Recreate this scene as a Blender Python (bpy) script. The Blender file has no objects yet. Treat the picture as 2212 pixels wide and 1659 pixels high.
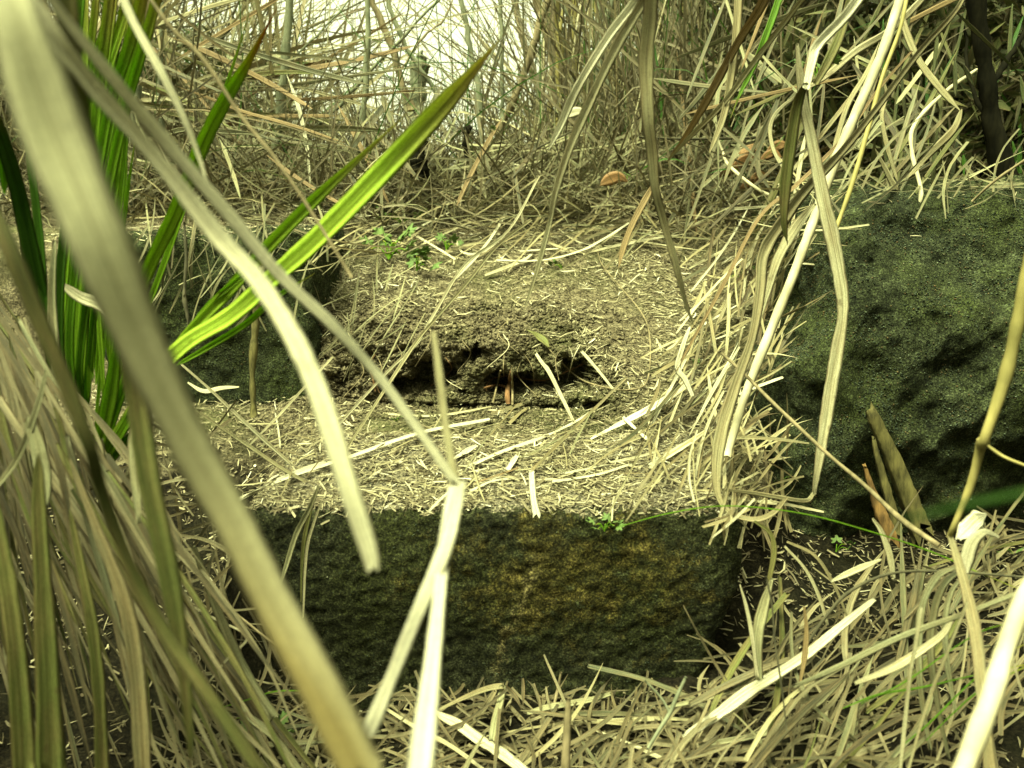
import bpy, math, random
import numpy as np
from mathutils import Vector
from mathutils.bvhtree import BVHTree

random.seed(7)
rng = np.random.default_rng(7)
SC = bpy.context.scene
COL = SC.collection

# ------------------------------------------------------------------ camera
PITCH = math.radians(12.0)
CAM = np.array([0.0, 0.0, 0.949])
cd = bpy.data.cameras.new("camera")
cd.sensor_width = 36.0
cd.lens = 31.18
cd.clip_start = 0.02
cd.clip_end = 600.0
cd.dof.use_dof = True
cd.dof.focus_distance = 2.1
cd.dof.aperture_fstop = 4.6
cam = bpy.data.objects.new("camera", cd)
COL.objects.link(cam)
cam.location = CAM
cam.rotation_euler = (math.pi / 2 - PITCH, 0, 0)
SC.camera = cam

# ------------------------------------------------------------------ light
SUN_EL, SUN_AZ = math.radians(66), math.radians(-140)      # azimuth from +Y towards +X
w = bpy.data.worlds.new("World")
SC.world = w
w.use_nodes = True
nt = w.node_tree
bg = nt.nodes["Background"]
sky = nt.nodes.new("ShaderNodeTexSky")
sky.sky_type = 'NISHITA'
sky.sun_disc = False
sky.sun_elevation = SUN_EL
sky.sun_rotation = SUN_AZ
sky.dust_density = 4.0
hs = nt.nodes.new("ShaderNodeHueSaturation")
hs.inputs['Saturation'].default_value = 0.12
tint = nt.nodes.new("ShaderNodeMix")
tint.data_type = 'RGBA'
tint.blend_type = 'MULTIPLY'
tint.inputs[0].default_value = 1.0
tint.inputs[7].default_value = (0.93, 1.0, 0.60, 1)
cloud = nt.nodes.new("ShaderNodeMix")      # thin even cloud over the whole sky
cloud.data_type = 'RGBA'
cloud.inputs[0].default_value = 0.5
cloud.inputs[7].default_value = (8.5, 8.5, 8.5, 1)
nt.links.new(sky.outputs[0], cloud.inputs[6])
nt.links.new(cloud.outputs[2], hs.inputs['Color'])
nt.links.new(hs.outputs[0], tint.inputs[6])
nt.links.new(tint.outputs[2], bg.inputs[0])
bg.inputs[1].default_value = 0.075
sd = bpy.data.lights.new("sun", 'SUN')
sd.energy = 3.6
sd.angle = math.radians(28)
sd.color = (0.95, 1.0, 0.62)
sun = bpy.data.objects.new("sun", sd)
COL.objects.link(sun)
sdir = Vector((math.sin(SUN_AZ) * math.cos(SUN_EL), math.cos(SUN_AZ) * math.cos(SUN_EL), math.sin(SUN_EL)))
sun.rotation_euler = sdir.to_track_quat('Z', 'Y').to_euler()
SC.view_settings.view_transform = 'Standard'
SC.view_settings.look = 'None'
SC.view_settings.gamma = 1
SC.view_settings.use_curve_mapping = False
SC.view_settings.exposure = 2.0
SC.cycles.max_bounces = 6
SC.cycles.diffuse_bounces = 1
SC.cycles.transparent_max_bounces = 4

# ------------------------------------------------------------------ projection (photo grid 2212 x 1659)
FPX = 1916.1
FV = np.array([0, math.cos(PITCH), -math.sin(PITCH)])
UV = np.array([0, math.sin(PITCH), math.cos(PITCH)])
RV = np.array([1.0, 0, 0])
def ray(px, py):
    px = np.asarray(px, float); py = np.asarray(py, float)
    return FV + RV * ((px - 1106) / FPX)[..., None] + UV * ((829.5 - py) / FPX)[..., None]
def at_y(px, py, Y):
    r = ray(px, py)
    return CAM + r * (Y / r[..., 1])[..., None]

# ------------------------------------------------------------------ noise
_perm = np.random.RandomState(3).permutation(512)
_val = np.random.RandomState(4).rand(512) * 2 - 1
def vnoise(p):
    p = np.asarray(p, float)
    i = np.floor(p).astype(int); f = p - i; f = f * f * (3 - 2 * f)
    def h(a, b, c):
        return _val[(_perm[(_perm[(_perm[(i[..., 0] + a) & 511] + i[..., 1] + b) & 511] + i[..., 2] + c) & 511])]
    x, y, z = f[..., 0], f[..., 1], f[..., 2]
    l = lambda a, b, t: a + (b - a) * t
    return l(l(l(h(0,0,0), h(1,0,0), x), l(h(0,1,0), h(1,1,0), x), y),
             l(l(h(0,0,1), h(1,0,1), x), l(h(0,1,1), h(1,1,1), x), y), z)
def fbm(p, o=4, r=0.5):
    p = np.asarray(p, float); s = 0; a = 1.0
    for k in range(o):
        s = s + a * vnoise(p * (2 ** k) + 17.3 * k); a *= r
    return s
def sst(a, b, x):
    t = np.clip((x - a) / (b - a), 0, 1); return t * t * (3 - 2 * t)
def unit(v):
    v = np.asarray(v, float)
    return v / np.maximum(np.linalg.norm(v, axis=-1, keepdims=True), 1e-9)

# ------------------------------------------------------------------ materials
class NT:
    def __init__(s, name):
        s.m = bpy.data.materials.new(name); s.m.use_nodes = True
        s.t = s.m.node_tree; s.p = s.t.nodes["Principled BSDF"]; s.out = s.t.nodes["Material Output"]
    def n(s, kind, **kw):
        o = s.t.nodes.new(kind)
        for k, v in kw.items():
            if k.startswith('i_'): o.inputs[k[2:].replace('_', ' ')].default_value = v
            else: setattr(o, k, v)
        return o
    def l(s, a, b): s.t.links.new(a, b)
    def ramp(s, fac, stops):
        r = s.n("ShaderNodeValToRGB"); e = r.color_ramp.elements
        while len(e) < len(stops): e.new(0.5)
        for q, (pos, c) in zip(e, stops):
            q.position = pos; q.color = (c[0], c[1], c[2], 1)
        s.l(fac, r.inputs[0]); return r.outputs[0]
    def mix(s, fac, a, b, mode='MIX'):
        m = s.n("ShaderNodeMix", data_type='RGBA', blend_type=mode)
        for q, v in ((0, fac), (6, a), (7, b)):
            if isinstance(v, (int, float)): m.inputs[q].default_value = v
            elif isinstance(v, tuple): m.inputs[q].default_value = (*v, 1)
            else: s.l(v, m.inputs[q])
        return m.outputs[2]
    def math(s, op, a, b=0.0, c=0.0):
        m = s.n("ShaderNodeMath", operation=op)
        for q, v in ((0, a), (1, b), (2, c)):
            if isinstance(v, (int, float)): m.inputs[q].default_value = v
            else: s.l(v, m.inputs[q])
        return m.outputs[0]
    def noise(s, scale, vec=None, detail=4, rough=0.6):
        o = s.n("ShaderNodeTexNoise"); o.inputs['Scale'].default_value = scale
        o.inputs['Detail'].default_value = detail; o.inputs['Roughness'].default_value = rough
        if vec is not None: s.l(vec, o.inputs['Vector'])
        return o.outputs[0]
    def bump(s, h, strength, dist):
        b = s.n("ShaderNodeBump"); b.inputs['Strength'].default_value = strength
        b.inputs['Distance'].default_value = dist
        s.l(h, b.inputs['Height']); s.l(b.outputs[0], s.p.inputs['Normal']); return b.outputs[0]

def tipco(N, u, v, rnd):
    o = N.n("ShaderNodeCombineXYZ"); N.l(N.math('MULTIPLY', u, 0.02), o.inputs[0]); N.l(v, o.inputs[1]); N.l(rnd, o.inputs[2])
    return o.outputs[0]
def blade_mat(name, stops, tip=None, transl=0.25, rough=0.6, streak=0.45, spec=0.3, green_edge=None, spots=0.5):
    """leaf blade: attribute 'blade' = (random, across -1..1, metres along), 'tipf' = 0..1 along"""
    N = NT(name)
    at = N.n("ShaderNodeAttribute", attribute_name="blade")
    sp = N.n("ShaderNodeSeparateXYZ"); N.l(at.outputs['Vector'], sp.inputs[0])
    rnd, u, v = sp.outputs
    base = N.ramp(rnd, stops)
    cx = N.n("ShaderNodeCombineXYZ")
    N.l(N.math('MULTIPLY', u, 9.0), cx.inputs[0]); N.l(N.math('MULTIPLY', v, 6.0), cx.inputs[1]); N.l(N.math('MULTIPLY', rnd, 91.0), cx.inputs[2])
    st = N.noise(1.6, cx.outputs[0], 3, 0.6)
    k_ = min(.85, streak * 1.45)
    dark = N.ramp(st, [(0.32, (1 - k_, 1 - k_, 1 - min(.95, k_ * 1.1))), (0.58, (1.12, 1.12, 1.12))])
    c = N.mix(1.0, base, dark, 'MULTIPLY')
    cy = N.n("ShaderNodeCombineXYZ")
    N.l(N.math('MULTIPLY', u, 0.8), cy.inputs[0]); N.l(N.math('MULTIPLY', v, 11.0), cy.inputs[1]); N.l(N.math('MULTIPLY', rnd, 53.0), cy.inputs[2])
    blot = N.noise(1.0, cy.outputs[0], 5, 0.65)
    bl = N.ramp(blot, [(0.40, (0, 0, 0)), (0.72, (1, 1, 1))])
    c = N.mix(N.math('MULTIPLY', bl, spots), c, (0.30, 0.21, 0.09) if tip is None else (0.24, 0.26, 0.04))
    if tip is not None:
        ta = N.n("ShaderNodeAttribute", attribute_name="tipf")
        f = N.ramp(ta.outputs['Fac'], [(tip[0], (0, 0, 0)), (tip[1], (1, 1, 1))])
        ff = N.math('ADD', f, N.math('MULTIPLY', N.math('MULTIPLY', u, 0.35), f))
        c = N.mix(N.math('MINIMUM', N.math('MAXIMUM', ff, 0.0), 1.0), c, tip[2])
    au = N.math('ABSOLUTE', u)                      # midrib, and browned frayed margins
    rib = N.ramp(au, [(0.03, (0.62, 0.60, 0.55)), (0.12, (1, 1, 1))])
    c = N.mix(0.8, c, rib, 'MULTIPLY')
    mg = N.math('MULTIPLY', N.ramp(au, [(0.72, (0, 0, 0)), (0.98, (1, 1, 1))]), N.ramp(blot, [(0.36, (0, 0, 0)), (0.52, (1, 1, 1))]))
    c = N.mix(N.math('MULTIPLY', mg, 0.7 if tip is None else 0.25), c, (0.13, 0.085, 0.035))
    fl = N.ramp(N.noise(34, tipco(N, u, v, rnd), 2, 0.5), [(0.66, (0, 0, 0)), (0.74, (1, 1, 1))])
    c = N.mix(N.math('MULTIPLY', fl, spots), c, (0.10, 0.07, 0.03))
    tex = N.n("ShaderNodeTexCoord")
    mott = N.noise(420, tex.outputs['Object'], 2, 0.6)
    c = N.mix(0.28, c, N.ramp(mott, [(0.3, (0.35, 0.35, 0.35)), (0.7, (1.5, 1.5, 1.5))]), 'MULTIPLY')
    N.l(c, N.p.inputs['Base Color'])
    N.p.inputs['Roughness'].default_value = rough
    N.p.inputs['Specular IOR Level'].default_value = spec
    nb = N.bump(st, 0.8, 0.0016)
    tr = N.n("ShaderNodeBsdfTranslucent"); N.l(c, tr.inputs[0]); N.l(nb, tr.inputs['Normal'])
    ms = N.n("ShaderNodeMixShader"); ms.inputs[0].default_value = transl
    N.l(N.p.outputs[0], ms.inputs[1]); N.l(tr.outputs[0], ms.inputs[2]); N.l(ms.outputs[0], N.out.inputs[0])
    return N.m

M = {}
M['straw'] = blade_mat('dry_straw', [(0.0, (0.07, 0.058, 0.028)), (0.35, (0.22, 0.195, 0.098)), (0.7, (0.43, 0.40, 0.22)), (1.0, (0.68, 0.65, 0.43))], transl=0.2)
M['pale'] = blade_mat('bleached_straw', [(0.0, (0.50, 0.47, 0.28)), (1.0, (0.80, 0.78, 0.56))], transl=0.2, streak=0.3, spots=0.3)
M['cream'] = blade_mat('cream_blade', [(0.0, (0.66, 0.63, 0.40)), (1.0, (0.86, 0.84, 0.62))], transl=0.3, streak=0.25, spots=0.2)
M['olive'] = blade_mat('olive_dead_blade', [(0.0, (0.05, 0.065, 0.012)), (1.0, (0.18, 0.20, 0.055))], transl=0.3)
M['bigblade'] = blade_mat('weathered_blade_shaded_end', [(0.0, (0.48, 0.46, 0.27)), (1.0, (0.60, 0.58, 0.36))], tip=(0.30, 0.95, (0.19, 0.15, 0.05)), transl=0.3, streak=.2, spots=.1)  # brown lower end is shade put into the blade colour
M['brown'] = blade_mat('brown_dead_blade', [(0.0, (0.20, 0.13, 0.055)), (1.0, (0.36, 0.26, 0.12))], transl=0.25)
M['greystraw'] = blade_mat('grey_weathered_straw', [(0.0, (0.035, 0.038, 0.018)), (0.5, (0.15, 0.155, 0.08)), (1.0, (0.36, 0.36, 0.20))], transl=0.15, spots=0.35)
M['deadstem'] = blade_mat('dark_dead_stem', [(0.0, (0.05, 0.045, 0.022)), (0.6, (0.12, 0.11, 0.06)), (1.0, (0.22, 0.20, 0.12))], transl=0.1, spots=0.3)
M['shadestraw'] = blade_mat('shade_darkened_blade', [(0.0, (0.045, 0.042, 0.022)), (0.5, (0.12, 0.11, 0.058)), (1.0, (0.28, 0.255, 0.145))], transl=0.15, spots=0.4)  # straw colour darkened to stand in for shade
M['chip'] = blade_mat('shredded_litter', [(0.0, (0.05, 0.042, 0.022)), (0.35, (0.16, 0.14, 0.08)), (0.65, (0.32, 0.29, 0.17)), (0.88, (0.52, 0.48, 0.30)), (1.0, (0.78, 0.76, 0.58))], transl=0.1, streak=0.3, spots=0.2)
M['green'] = blade_mat('green_blade', [(0.0, (0.07, 0.20, 0.008)), (0.5, (0.18, 0.38, 0.012)), (1.0, (0.36, 0.60, 0.04))], tip=(0.80, 1.0, (0.40, 0.36, 0.07)), transl=0.52, rough=0.45, streak=0.25, spots=0.12)
M['limetip'] = blade_mat('lime_blade_yellow_tip', [(0.0, (0.32, 0.54, 0.03)), (1.0, (0.50, 0.68, 0.08))], tip=(0.74, 1.0, (0.66, 0.52, 0.20)), transl=0.42, rough=0.45, streak=0.22, spots=0.1)
M['orangetip'] = blade_mat('green_blade_orange_tip', [(0.0, (0.24, 0.42, 0.015)), (1.0, (0.34, 0.52, 0.03))], tip=(0.84, 0.95, (0.42, 0.17, 0.02)), transl=0.45, rough=0.45, streak=0.22, spots=0.15)
M['deepgreen'] = blade_mat('deep_green_blade', [(0.0, (0.015, 0.06, 0.004)), (1.0, (0.05, 0.14, 0.008))], tip=(0.85, 1.0, (0.2, 0.2, 0.04)), transl=0.3, rough=0.45, streak=0.2, spots=0.05)
M['moss'] = blade_mat('moss_clump', [(0.0, (0.010, 0.014, 0.009)), (0.5, (0.032, 0.043, 0.027)), (0.85, (0.08, 0.10, 0.06)), (1.0, (0.20, 0.23, 0.15))], transl=0.0, rough=.95, spec=.1, streak=0, spots=0)
M['herb'] = blade_mat('herb_leaf', [(0.0, (0.06, 0.11, 0.02)), (1.0, (0.18, 0.28, 0.08))], transl=0.35, streak=0.1, spots=0.05)
M['darkleaf'] = blade_mat('dark_undergrowth_leaf', [(0.0, (0.02, 0.03, 0.006)), (0.6, (0.06, 0.08, 0.02)), (1.0, (0.22, 0.22, 0.09))], transl=0.25, streak=0.3, spots=0.2)
M['rust'] = blade_mat('rusty_dead_leaf', [(0.0, (0.22, 0.10, 0.03)), (1.0, (0.36, 0.20, 0.08))], transl=0.25)

def bark_mat(name, a, b, scale=60, rough=0.9):
    N = NT(name)
    tc = N.n("ShaderNodeTexCoord")
    mp = N.n("ShaderNodeMapping"); mp.inputs['Scale'].default_value = (1, 1, 0.25); N.l(tc.outputs['Object'], mp.inputs[0])
    n1 = N.noise(scale, mp.outputs[0], 5, 0.7); n2 = N.noise(14, tc.outputs['Object'], 3)
    c = N.ramp(n1, [(0.3, a), (0.7, b)])
    c = N.mix(0.5, c, N.ramp(n2, [(0.35, (0.45, 0.5, 0.4)), (0.65, (1.25, 1.25, 1.2))]), 'MULTIPLY')
    N.l(c, N.p.inputs['Base Color']); N.p.inputs['Roughness'].default_value = rough
    N.p.inputs['Specular IOR Level'].default_value = 0.2
    N.bump(n1, 0.8, 0.002)
    return N.m
M['bark'] = bark_mat('grey_green_bark', (0.09, 0.10, 0.06), (0.24, 0.25, 0.16))
M['darkbark'] = bark_mat('dark_bark', (0.003, 0.003, 0.002), (0.012, 0.011, 0.006))
M['darkbark'].node_tree.nodes['Principled BSDF'].inputs['Specular IOR Level'].default_value = 0.03
M['twig'] = bark_mat('brown_twig', (0.10, 0.08, 0.04), (0.26, 0.21, 0.12))
M['darktwig'] = bark_mat('dark_twig', (0.03, 0.028, 0.018), (0.10, 0.09, 0.05))
M['caneskin'] = bark_mat('pale_cane_skin', (0.34, 0.30, 0.18), (0.55, 0.50, 0.34), 25, 0.6)
M['olivecane'] = bark_mat('olive_cane_skin', (0.22, 0.19, 0.06), (0.34, 0.29, 0.11), 25, 0.6)
M['root'] = bark_mat('orange_root', (0.10, 0.05, 0.02), (0.24, 0.13, 0.06))
M['rotwood'] = bark_mat('rotten_wood', (0.018, 0.016, 0.006), (0.15, 0.13, 0.045), 60)
M['rotorange'] = bark_mat('orange_rotten_wood', (0.04, 0.025, 0.010), (0.26, 0.15, 0.05), 60)

def stone_mat(name, ochre=False, gl=1.0):
    N = NT(name)
    tc = N.n("ShaderNodeTexCoord"); o = tc.outputs['Object']
    fine = N.noise(230, o, 4, 0.75); mid = N.noise(38, o, 5, 0.65); big = N.noise(5.5, o, 4, 0.6)
    vo = N.n("ShaderNodeTexVoronoi"); vo.inputs['Scale'].default_value = 150; N.l(o, vo.inputs['Vector'])
    c = N.ramp(mid, [(0.30, (0.010 * gl, 0.012 * gl, 0.006 * gl)), (0.5, (0.038 * gl, 0.042 * gl, 0.018 * gl)), (0.72, (0.088 * gl, 0.094 * gl, 0.048 * gl))])
    moss = N.ramp(big, [(0.42, (0, 0, 0)), (0.62, (1, 1, 1))])
    c = N.mix(N.math('MULTIPLY', moss, 0.55), c, (0.050 * gl, 0.058 * gl, 0.014 * gl))
    if ochre:
        mp = N.n("ShaderNodeMapping"); mp.inputs['Location'].default_value = (-0.13, 0, -0.235)
        mp.inputs['Scale'].default_value = (3.3, 0.0, 6.0)
        mp.vector_type = 'TEXTURE'
        # distance from the centre of the worn ochre patch on the face
        s = N.n("ShaderNodeSeparateXYZ"); N.l(o, s.inputs[0])
        dx = N.math('MULTIPLY', N.math('SUBTRACT', s.outputs[0], 0.13), 3.6)
        dz = N.math('MULTIPLY', N.math('SUBTRACT', s.outputs[2], 0.25), 7.5)
        dd = N.math('SQRT', N.math('ADD', N.math('MULTIPLY', dx, dx), N.math('MULTIPLY', dz, dz)))
        dn = N.math('ADD', dd, N.math('MULTIPLY', N.math('SUBTRACT', N.noise(11, o, 6, 0.75), 0.5), 5.0))
        pf = N.ramp(dn, [(0.45, (1, 1, 1)), (1.15, (0, 0, 0))])
        oc = N.ramp(N.noise(30, o, 5, 0.8), [(0.38, (0.02, 0.018, 0.005)), (0.52, (0.070, 0.058, 0.012)), (0.68, (0.20, 0.155, 0.045))])
        c = N.mix(N.math('MULTIPLY', pf, 0.62), c, oc)
    if ochre:
        ln = N.math('SUBTRACT', s.outputs[0], N.math('ADD', -0.045, N.math('MULTIPLY', s.outputs[2], 0.31)))
        wn = N.math('MULTIPLY', N.math('SUBTRACT', N.noise(26, o, 4, 0.7), 0.5), 0.075)
        sm = N.ramp(N.math('ABSOLUTE', N.math('ADD', ln, wn)), [(0.002, (1, 1, 1)), (0.016, (0, 0, 0))])
        sm = N.math('MULTIPLY', sm, N.ramp(N.noise(70, o, 3, 0.7), [(0.42, (0, 0, 0)), (0.58, (1, 1, 1))]))
        zf = N.ramp(s.outputs[2], [(0.02, (0, 0, 0)), (0.08, (1, 1, 1)), (0.26, (1, 1, 1)), (0.31, (0, 0, 0))])
        c = N.mix(N.math('MULTIPLY', N.math('MULTIPLY', sm, zf), 0.55), c, (0.30, 0.25, 0.11))
    lich = N.ramp(N.noise(22, o, 6, 0.8), [(0.60, (0, 0, 0)), (0.68, (1, 1, 1))])
    c = N.mix(N.math('MULTIPLY', lich, 0.35), c, (0.17, 0.19, 0.10))
    spk = N.ramp(fine, [(0.40, (0.12, 0.12, 0.10)), (0.52, (0.8, 0.8, 0.8)), (0.68, (3.2, 3.2, 2.9))])
    c = N.mix(0.85, c, spk, 'MULTIPLY')
    ge = N.n("ShaderNodeNewGeometry"); sn = N.n("ShaderNodeSeparateXYZ"); N.l(ge.outputs['True Normal'], sn.inputs[0])
    dust = N.ramp(N.math('ADD', sn.outputs[2], N.math('MULTIPLY', N.math('SUBTRACT', mid, 0.5), 0.5)), [(0.72, (0, 0, 0)), (0.9, (1, 1, 1))])
    if ochre:     # earth lying on the tread
        c = N.mix(N.math('MULTIPLY', dust, 0.95), c, N.mix(0.85, (0.17, 0.15, 0.10), spk, 'MULTIPLY'))
    else:
        c = N.mix(1.0, c, (0.90, 1.0, 1.02), 'MULTIPLY')
    N.l(c, N.p.inputs['Base Color']); N.p.inputs['Roughness'].default_value = 0.95
    N.p.inputs['Specular IOR Level'].default_value = 0.15
    h = N.math('ADD', N.math('MULTIPLY', fine, 0.5), N.math('MULTIPLY', mid, 1.0))
    N.bump(h, 1.0, 0.007 if ochre else 0.011)
    return N.m
M['stone_front'] = stone_mat('mossy_block_stone', True, .62)
M['stone_back'] = stone_mat('mossy_back_stone', False, .9)
M['boulder'] = stone_mat('mossy_boulder', False, .85)

def soil_mat():
    N = NT('crumbly_soil')
    tc = N.n("ShaderNodeTexCoord"); o = tc.outputs['Object']
    a = N.noise(160, o, 4, 0.75); b = N.noise(28, o, 5, 0.65); c0 = N.noise(4, o, 3)
    c = N.ramp(b, [(0.3, (0.055, 0.046, 0.028)), (0.52, (0.14, 0.122, 0.076)), (0.75, (0.26, 0.232, 0.155))])
    c = N.mix(0.9, c, N.ramp(a, [(0.36, (0.12, 0.11, 0.09)), (0.50, (0.75, 0.73, 0.68)), (0.68, (2.1, 2.0, 1.8))]), 'MULTIPLY')
    c = N.mix(N.ramp(c0, [(0.45, (0, 0, 0)), (0.7, (0.5, 0.5, 0.5))]), c, (0.06, 0.075, 0.02))
    # the low ground is coloured dark to stand for shade, the slope dry crumbly earth
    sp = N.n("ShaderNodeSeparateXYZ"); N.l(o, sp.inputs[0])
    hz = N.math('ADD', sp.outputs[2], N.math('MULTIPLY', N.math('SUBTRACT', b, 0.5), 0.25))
    low_shade = N.n("ShaderNodeMapRange"); low_shade.inputs[1].default_value = 0.22; low_shade.inputs[2].default_value = 0.36; N.l(hz, low_shade.inputs[0])
    c = N.mix(low_shade.outputs[0], N.mix(1.0, c, (0.10, 0.10, 0.09), 'MULTIPLY'), c)
    N.l(c, N.p.inputs['Base Color']); N.p.inputs['Roughness'].default_value = 1.0
    N.p.inputs['Specular IOR Level'].default_value = 0.1
    N.bump(N.math('ADD', a, N.math('MULTIPLY', b, 1.5)), 1.0, 0.007)
    return N.m
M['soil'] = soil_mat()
N = NT('water_drop'); N.p.inputs['Base Color'].default_value = (0.95, 0.97, 0.95, 1); N.p.inputs['Roughness'].default_value = 0.03
N.p.inputs['Transmission Weight'].default_value = 1.0; N.p.inputs['IOR'].default_value = 1.33; M['dew'] = N.m

# ------------------------------------------------------------------ mesh + object helpers
def mesh_np(name, V, F, mat, A=None, T=None, smooth=True):
    """V (n,3); F (m,4) int quads or list of arrays of mixed sizes"""
    me = bpy.data.meshes.new(name)
    V = np.asarray(V, np.float32)
    F = np.asarray(F, np.int32)
    k = F.shape[1]
    me.vertices.add(len(V)); me.vertices.foreach_set('co', V.ravel())
    me.loops.add(F.size); me.loops.foreach_set('vertex_index', F.ravel())
    me.polygons.add(len(F)); me.polygons.foreach_set('loop_start', np.arange(0, F.size, k, dtype=np.int32))
    me.update(calc_edges=True)
    me.validate(verbose=False)
    if smooth: me.polygons.foreach_set('use_smooth', np.ones(len(me.polygons), bool))
    if A is not None:
        a = me.attributes.new('blade', 'FLOAT_VECTOR', 'POINT'); a.data.foreach_set('vector', np.asarray(A, np.float32).ravel())
    if T is not None:
        a = me.attributes.new('tipf', 'FLOAT', 'POINT'); a.data.foreach_set('value', np.asarray(T, np.float32).ravel())
    me.materials.append(mat)
    return me
def link(name, me, parent=None):
    o = bpy.data.objects.new(name, me); COL.objects.link(o)
    if parent: o.parent = parent
    return o
def tag(o, label=None, cat=None, group=None, kind=None):
    if label: o['label'] = label
    if cat: o['category'] = cat
    if group: o['group'] = group
    if kind: o['kind'] = kind
    return o
def empty(name, loc, label, cat, group=None):
    o = bpy.data.objects.new(name, None); COL.objects.link(o)
    o.location = Vector([float(q) for q in loc]); o.empty_display_size = 0.02
    return tag(o, label, cat, group)

def grid_faces(nr, nc, wrap=False):
    r = np.arange(nr - 1)[:, None]; c = np.arange(nc if wrap else nc - 1)[None, :]
    c2 = (c + 1) % nc
    return np.stack([r * nc + c, r * nc + c2, (r + 1) * nc + c2, (r + 1) * nc + c], -1).reshape(-1, 4)

# ------------------------------------------------------------------ hillside with its step (one sheet out to the horizon)
tk = [0, 1, 2, 3, 4, 5, 6, 7, 8, 9, 10, 11, 12, 13, 14, 15, 16, 17, 18, 19]
pA = [(-3, -.04), (1.0, -.04), (1.5, -.04), (1.70, -.02), (1.75, .33), (1.95, .36), (2.22, .372), (2.36, .378), (2.42, .388), (2.43, .43), (2.435, .475), (2.465, .53), (2.54, .59), (2.68, .665), (3.0, .785), (3.4, .885), (3.9, .90), (5, .80), (8, .1), (40, -3)]
pB = [(-3, 0), (1.0, 0), (1.5, 0.01), (1.65, 0.06), (1.75, .12), (1.90, .20), (2.05, .30), (2.18, .37), (2.26, .41), (2.34, .45), (2.42, .50), (2.50, .545), (2.58, .59), (2.72, .65), (3.0, .765), (3.4, .885), (3.9, .90), (5, .80), (8, .1), (40, -3)]
pC = [(-3, -.03), (1.0, -.03), (1.5, -.02), (1.70, 0.0), (1.82, .02), (1.95, .06), (2.15, .18), (2.32, .31), (2.42, .36), (2.52, .38), (2.60, .40), (2.66, .60), (2.70, .78), (2.82, .83), (3.05, .86), (3.4, .90), (3.9, .90), (5, .80), (8, .1), (40, -3)]
pD = [(-3, 0), (1.0, 0), (1.5, 0.02), (1.65, 0.03), (1.75, .04), (1.90, .05), (2.02, .07), (2.12, .09), (2.22, .12), (2.32, .20), (2.42, .35), (2.50, .50), (2.58, .62), (2.72, .74), (3.0, .82), (3.4, .885), (3.9, .90), (5, .80), (8, .1), (40, -3)]
ts = np.concatenate([np.linspace(0, 2, 12)[:-1], np.linspace(2, 5, 30)[:-1], np.linspace(5, 7, 60)[:-1], np.linspace(7, 13, 190)[:-1], np.linspace(13, 15, 110)[:-1], np.linspace(15, 17, 30)[:-1], np.linspace(17, 19, 14)])
xs = np.concatenate([-np.geomspace(40, 1.6, 22)[:-1], np.linspace(-1.6, -.75, 80)[:-1], np.linspace(-.75, .75, 330)[:-1], np.linspace(.75, 1.6, 80)[:-1], np.geomspace(1.6, 40, 22)])
def prof(p, t):
    p = np.array(p, float)
    return np.interp(t, tk, p[:, 0]), np.interp(t, tk, p[:, 1])
def smooth1(a, k=3):
    for _ in range(k):
        b = a.copy(); b[1:-1] = (a[:-2] + 2 * a[1:-1] + a[2:]) / 4; a = b
    return a
yA, zA = [smooth1(q) for q in prof(pA, ts)]; yB, zB = [smooth1(q) for q in prof(pB, ts)]; yC, zC = [smooth1(q) for q in prof(pC, ts)]; yD, zD = [smooth1(q) for q in prof(pD, ts)]
X = np.repeat(xs[None, :], len(ts), 0)
wob = 0.05 * vnoise(np.stack([X * 5, X * 0 + 1.3, np.repeat(ts[:, None] * .3, len(xs), 1)], -1))
wB = sst(.17, .34, X + wob); wC = 1 - sst(-.66, -.50, X + wob)
wA = 1 - wB - wC; wD = sst(.60, .74, X + wob * .4); wB = wB - wD
Yg = wA * yA[:, None] + wB * yB[:, None] + wC * yC[:, None] + wD * yD[:, None]
Zg = wA * zA[:, None] + wB * zB[:, None] + wC * zC[:, None] + wD * zD[:, None]
P = np.stack([X, Yg, Zg], -1)
near = sst(6, 3.5, np.abs(X)) * sst(9, 5, Yg)
nz = 0.035 * fbm(P * 2.2, 2) + .012 * fbm(P * 9, 3)
P[..., 2] += nz * near * np.where(Zg > .3, .7, 1.2)
# normals then crumb displacement, strongest on the riser
def gnorm(P):
    du = np.gradient(P, axis=1); dv = np.gradient(P, axis=0)
    return unit(np.cross(du, dv))
Nn = gnorm(P)
riser = np.clip(1 - np.abs(Nn[..., 2]), 0, 1) * (wA) * sst(7.5, 8.2, ts)[:, None] * (1 - sst(12.6, 13.4, ts))[:, None]
riser = sst(.08, .4, riser)
cr = .030 * fbm(P * 9, 2) + np.abs(fbm(P * 30, 4, .7)) * .030 + np.abs(vnoise(P * 90)) * .007
hole = 0
for hx, hz, rx, rz in ((-.215, .445, .085, .048), (-.32, .425, .045, .030), (.00, .422, .10, .030), (.165, .440, .080, .042), (-.10, .50, .03, .02)):
    qx = (P[..., 0] - hx) / rx; qz = (P[..., 2] - hz) / rz
    hole = np.maximum(hole, sst(1.3, .5, np.sqrt(qx * qx + qz * qz) + .5 * fbm(P * 22, 3)))
P[..., 1] += .055 * vnoise(np.stack([X * 5.5, X * 0 + 4.2, X * 0], -1)) * riser
P[..., 1] -= .045 * np.exp(-((P[..., 0] - .285) / .055) ** 2 - ((P[..., 2] - .47) / .09) ** 2)
P += Nn * ((cr - .004) * riser + .0035 * fbm(P * 60, 2) * near)[..., None]
P[..., 1] += hole * sst(7.7, 8.7, ts)[:, None] * (1 - sst(12.6, 13.4, ts))[:, None] * .14
NRows, NCols = P.shape[:2]
Vt = P.reshape(-1, 3); Ft = grid_faces(NRows, NCols)
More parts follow.
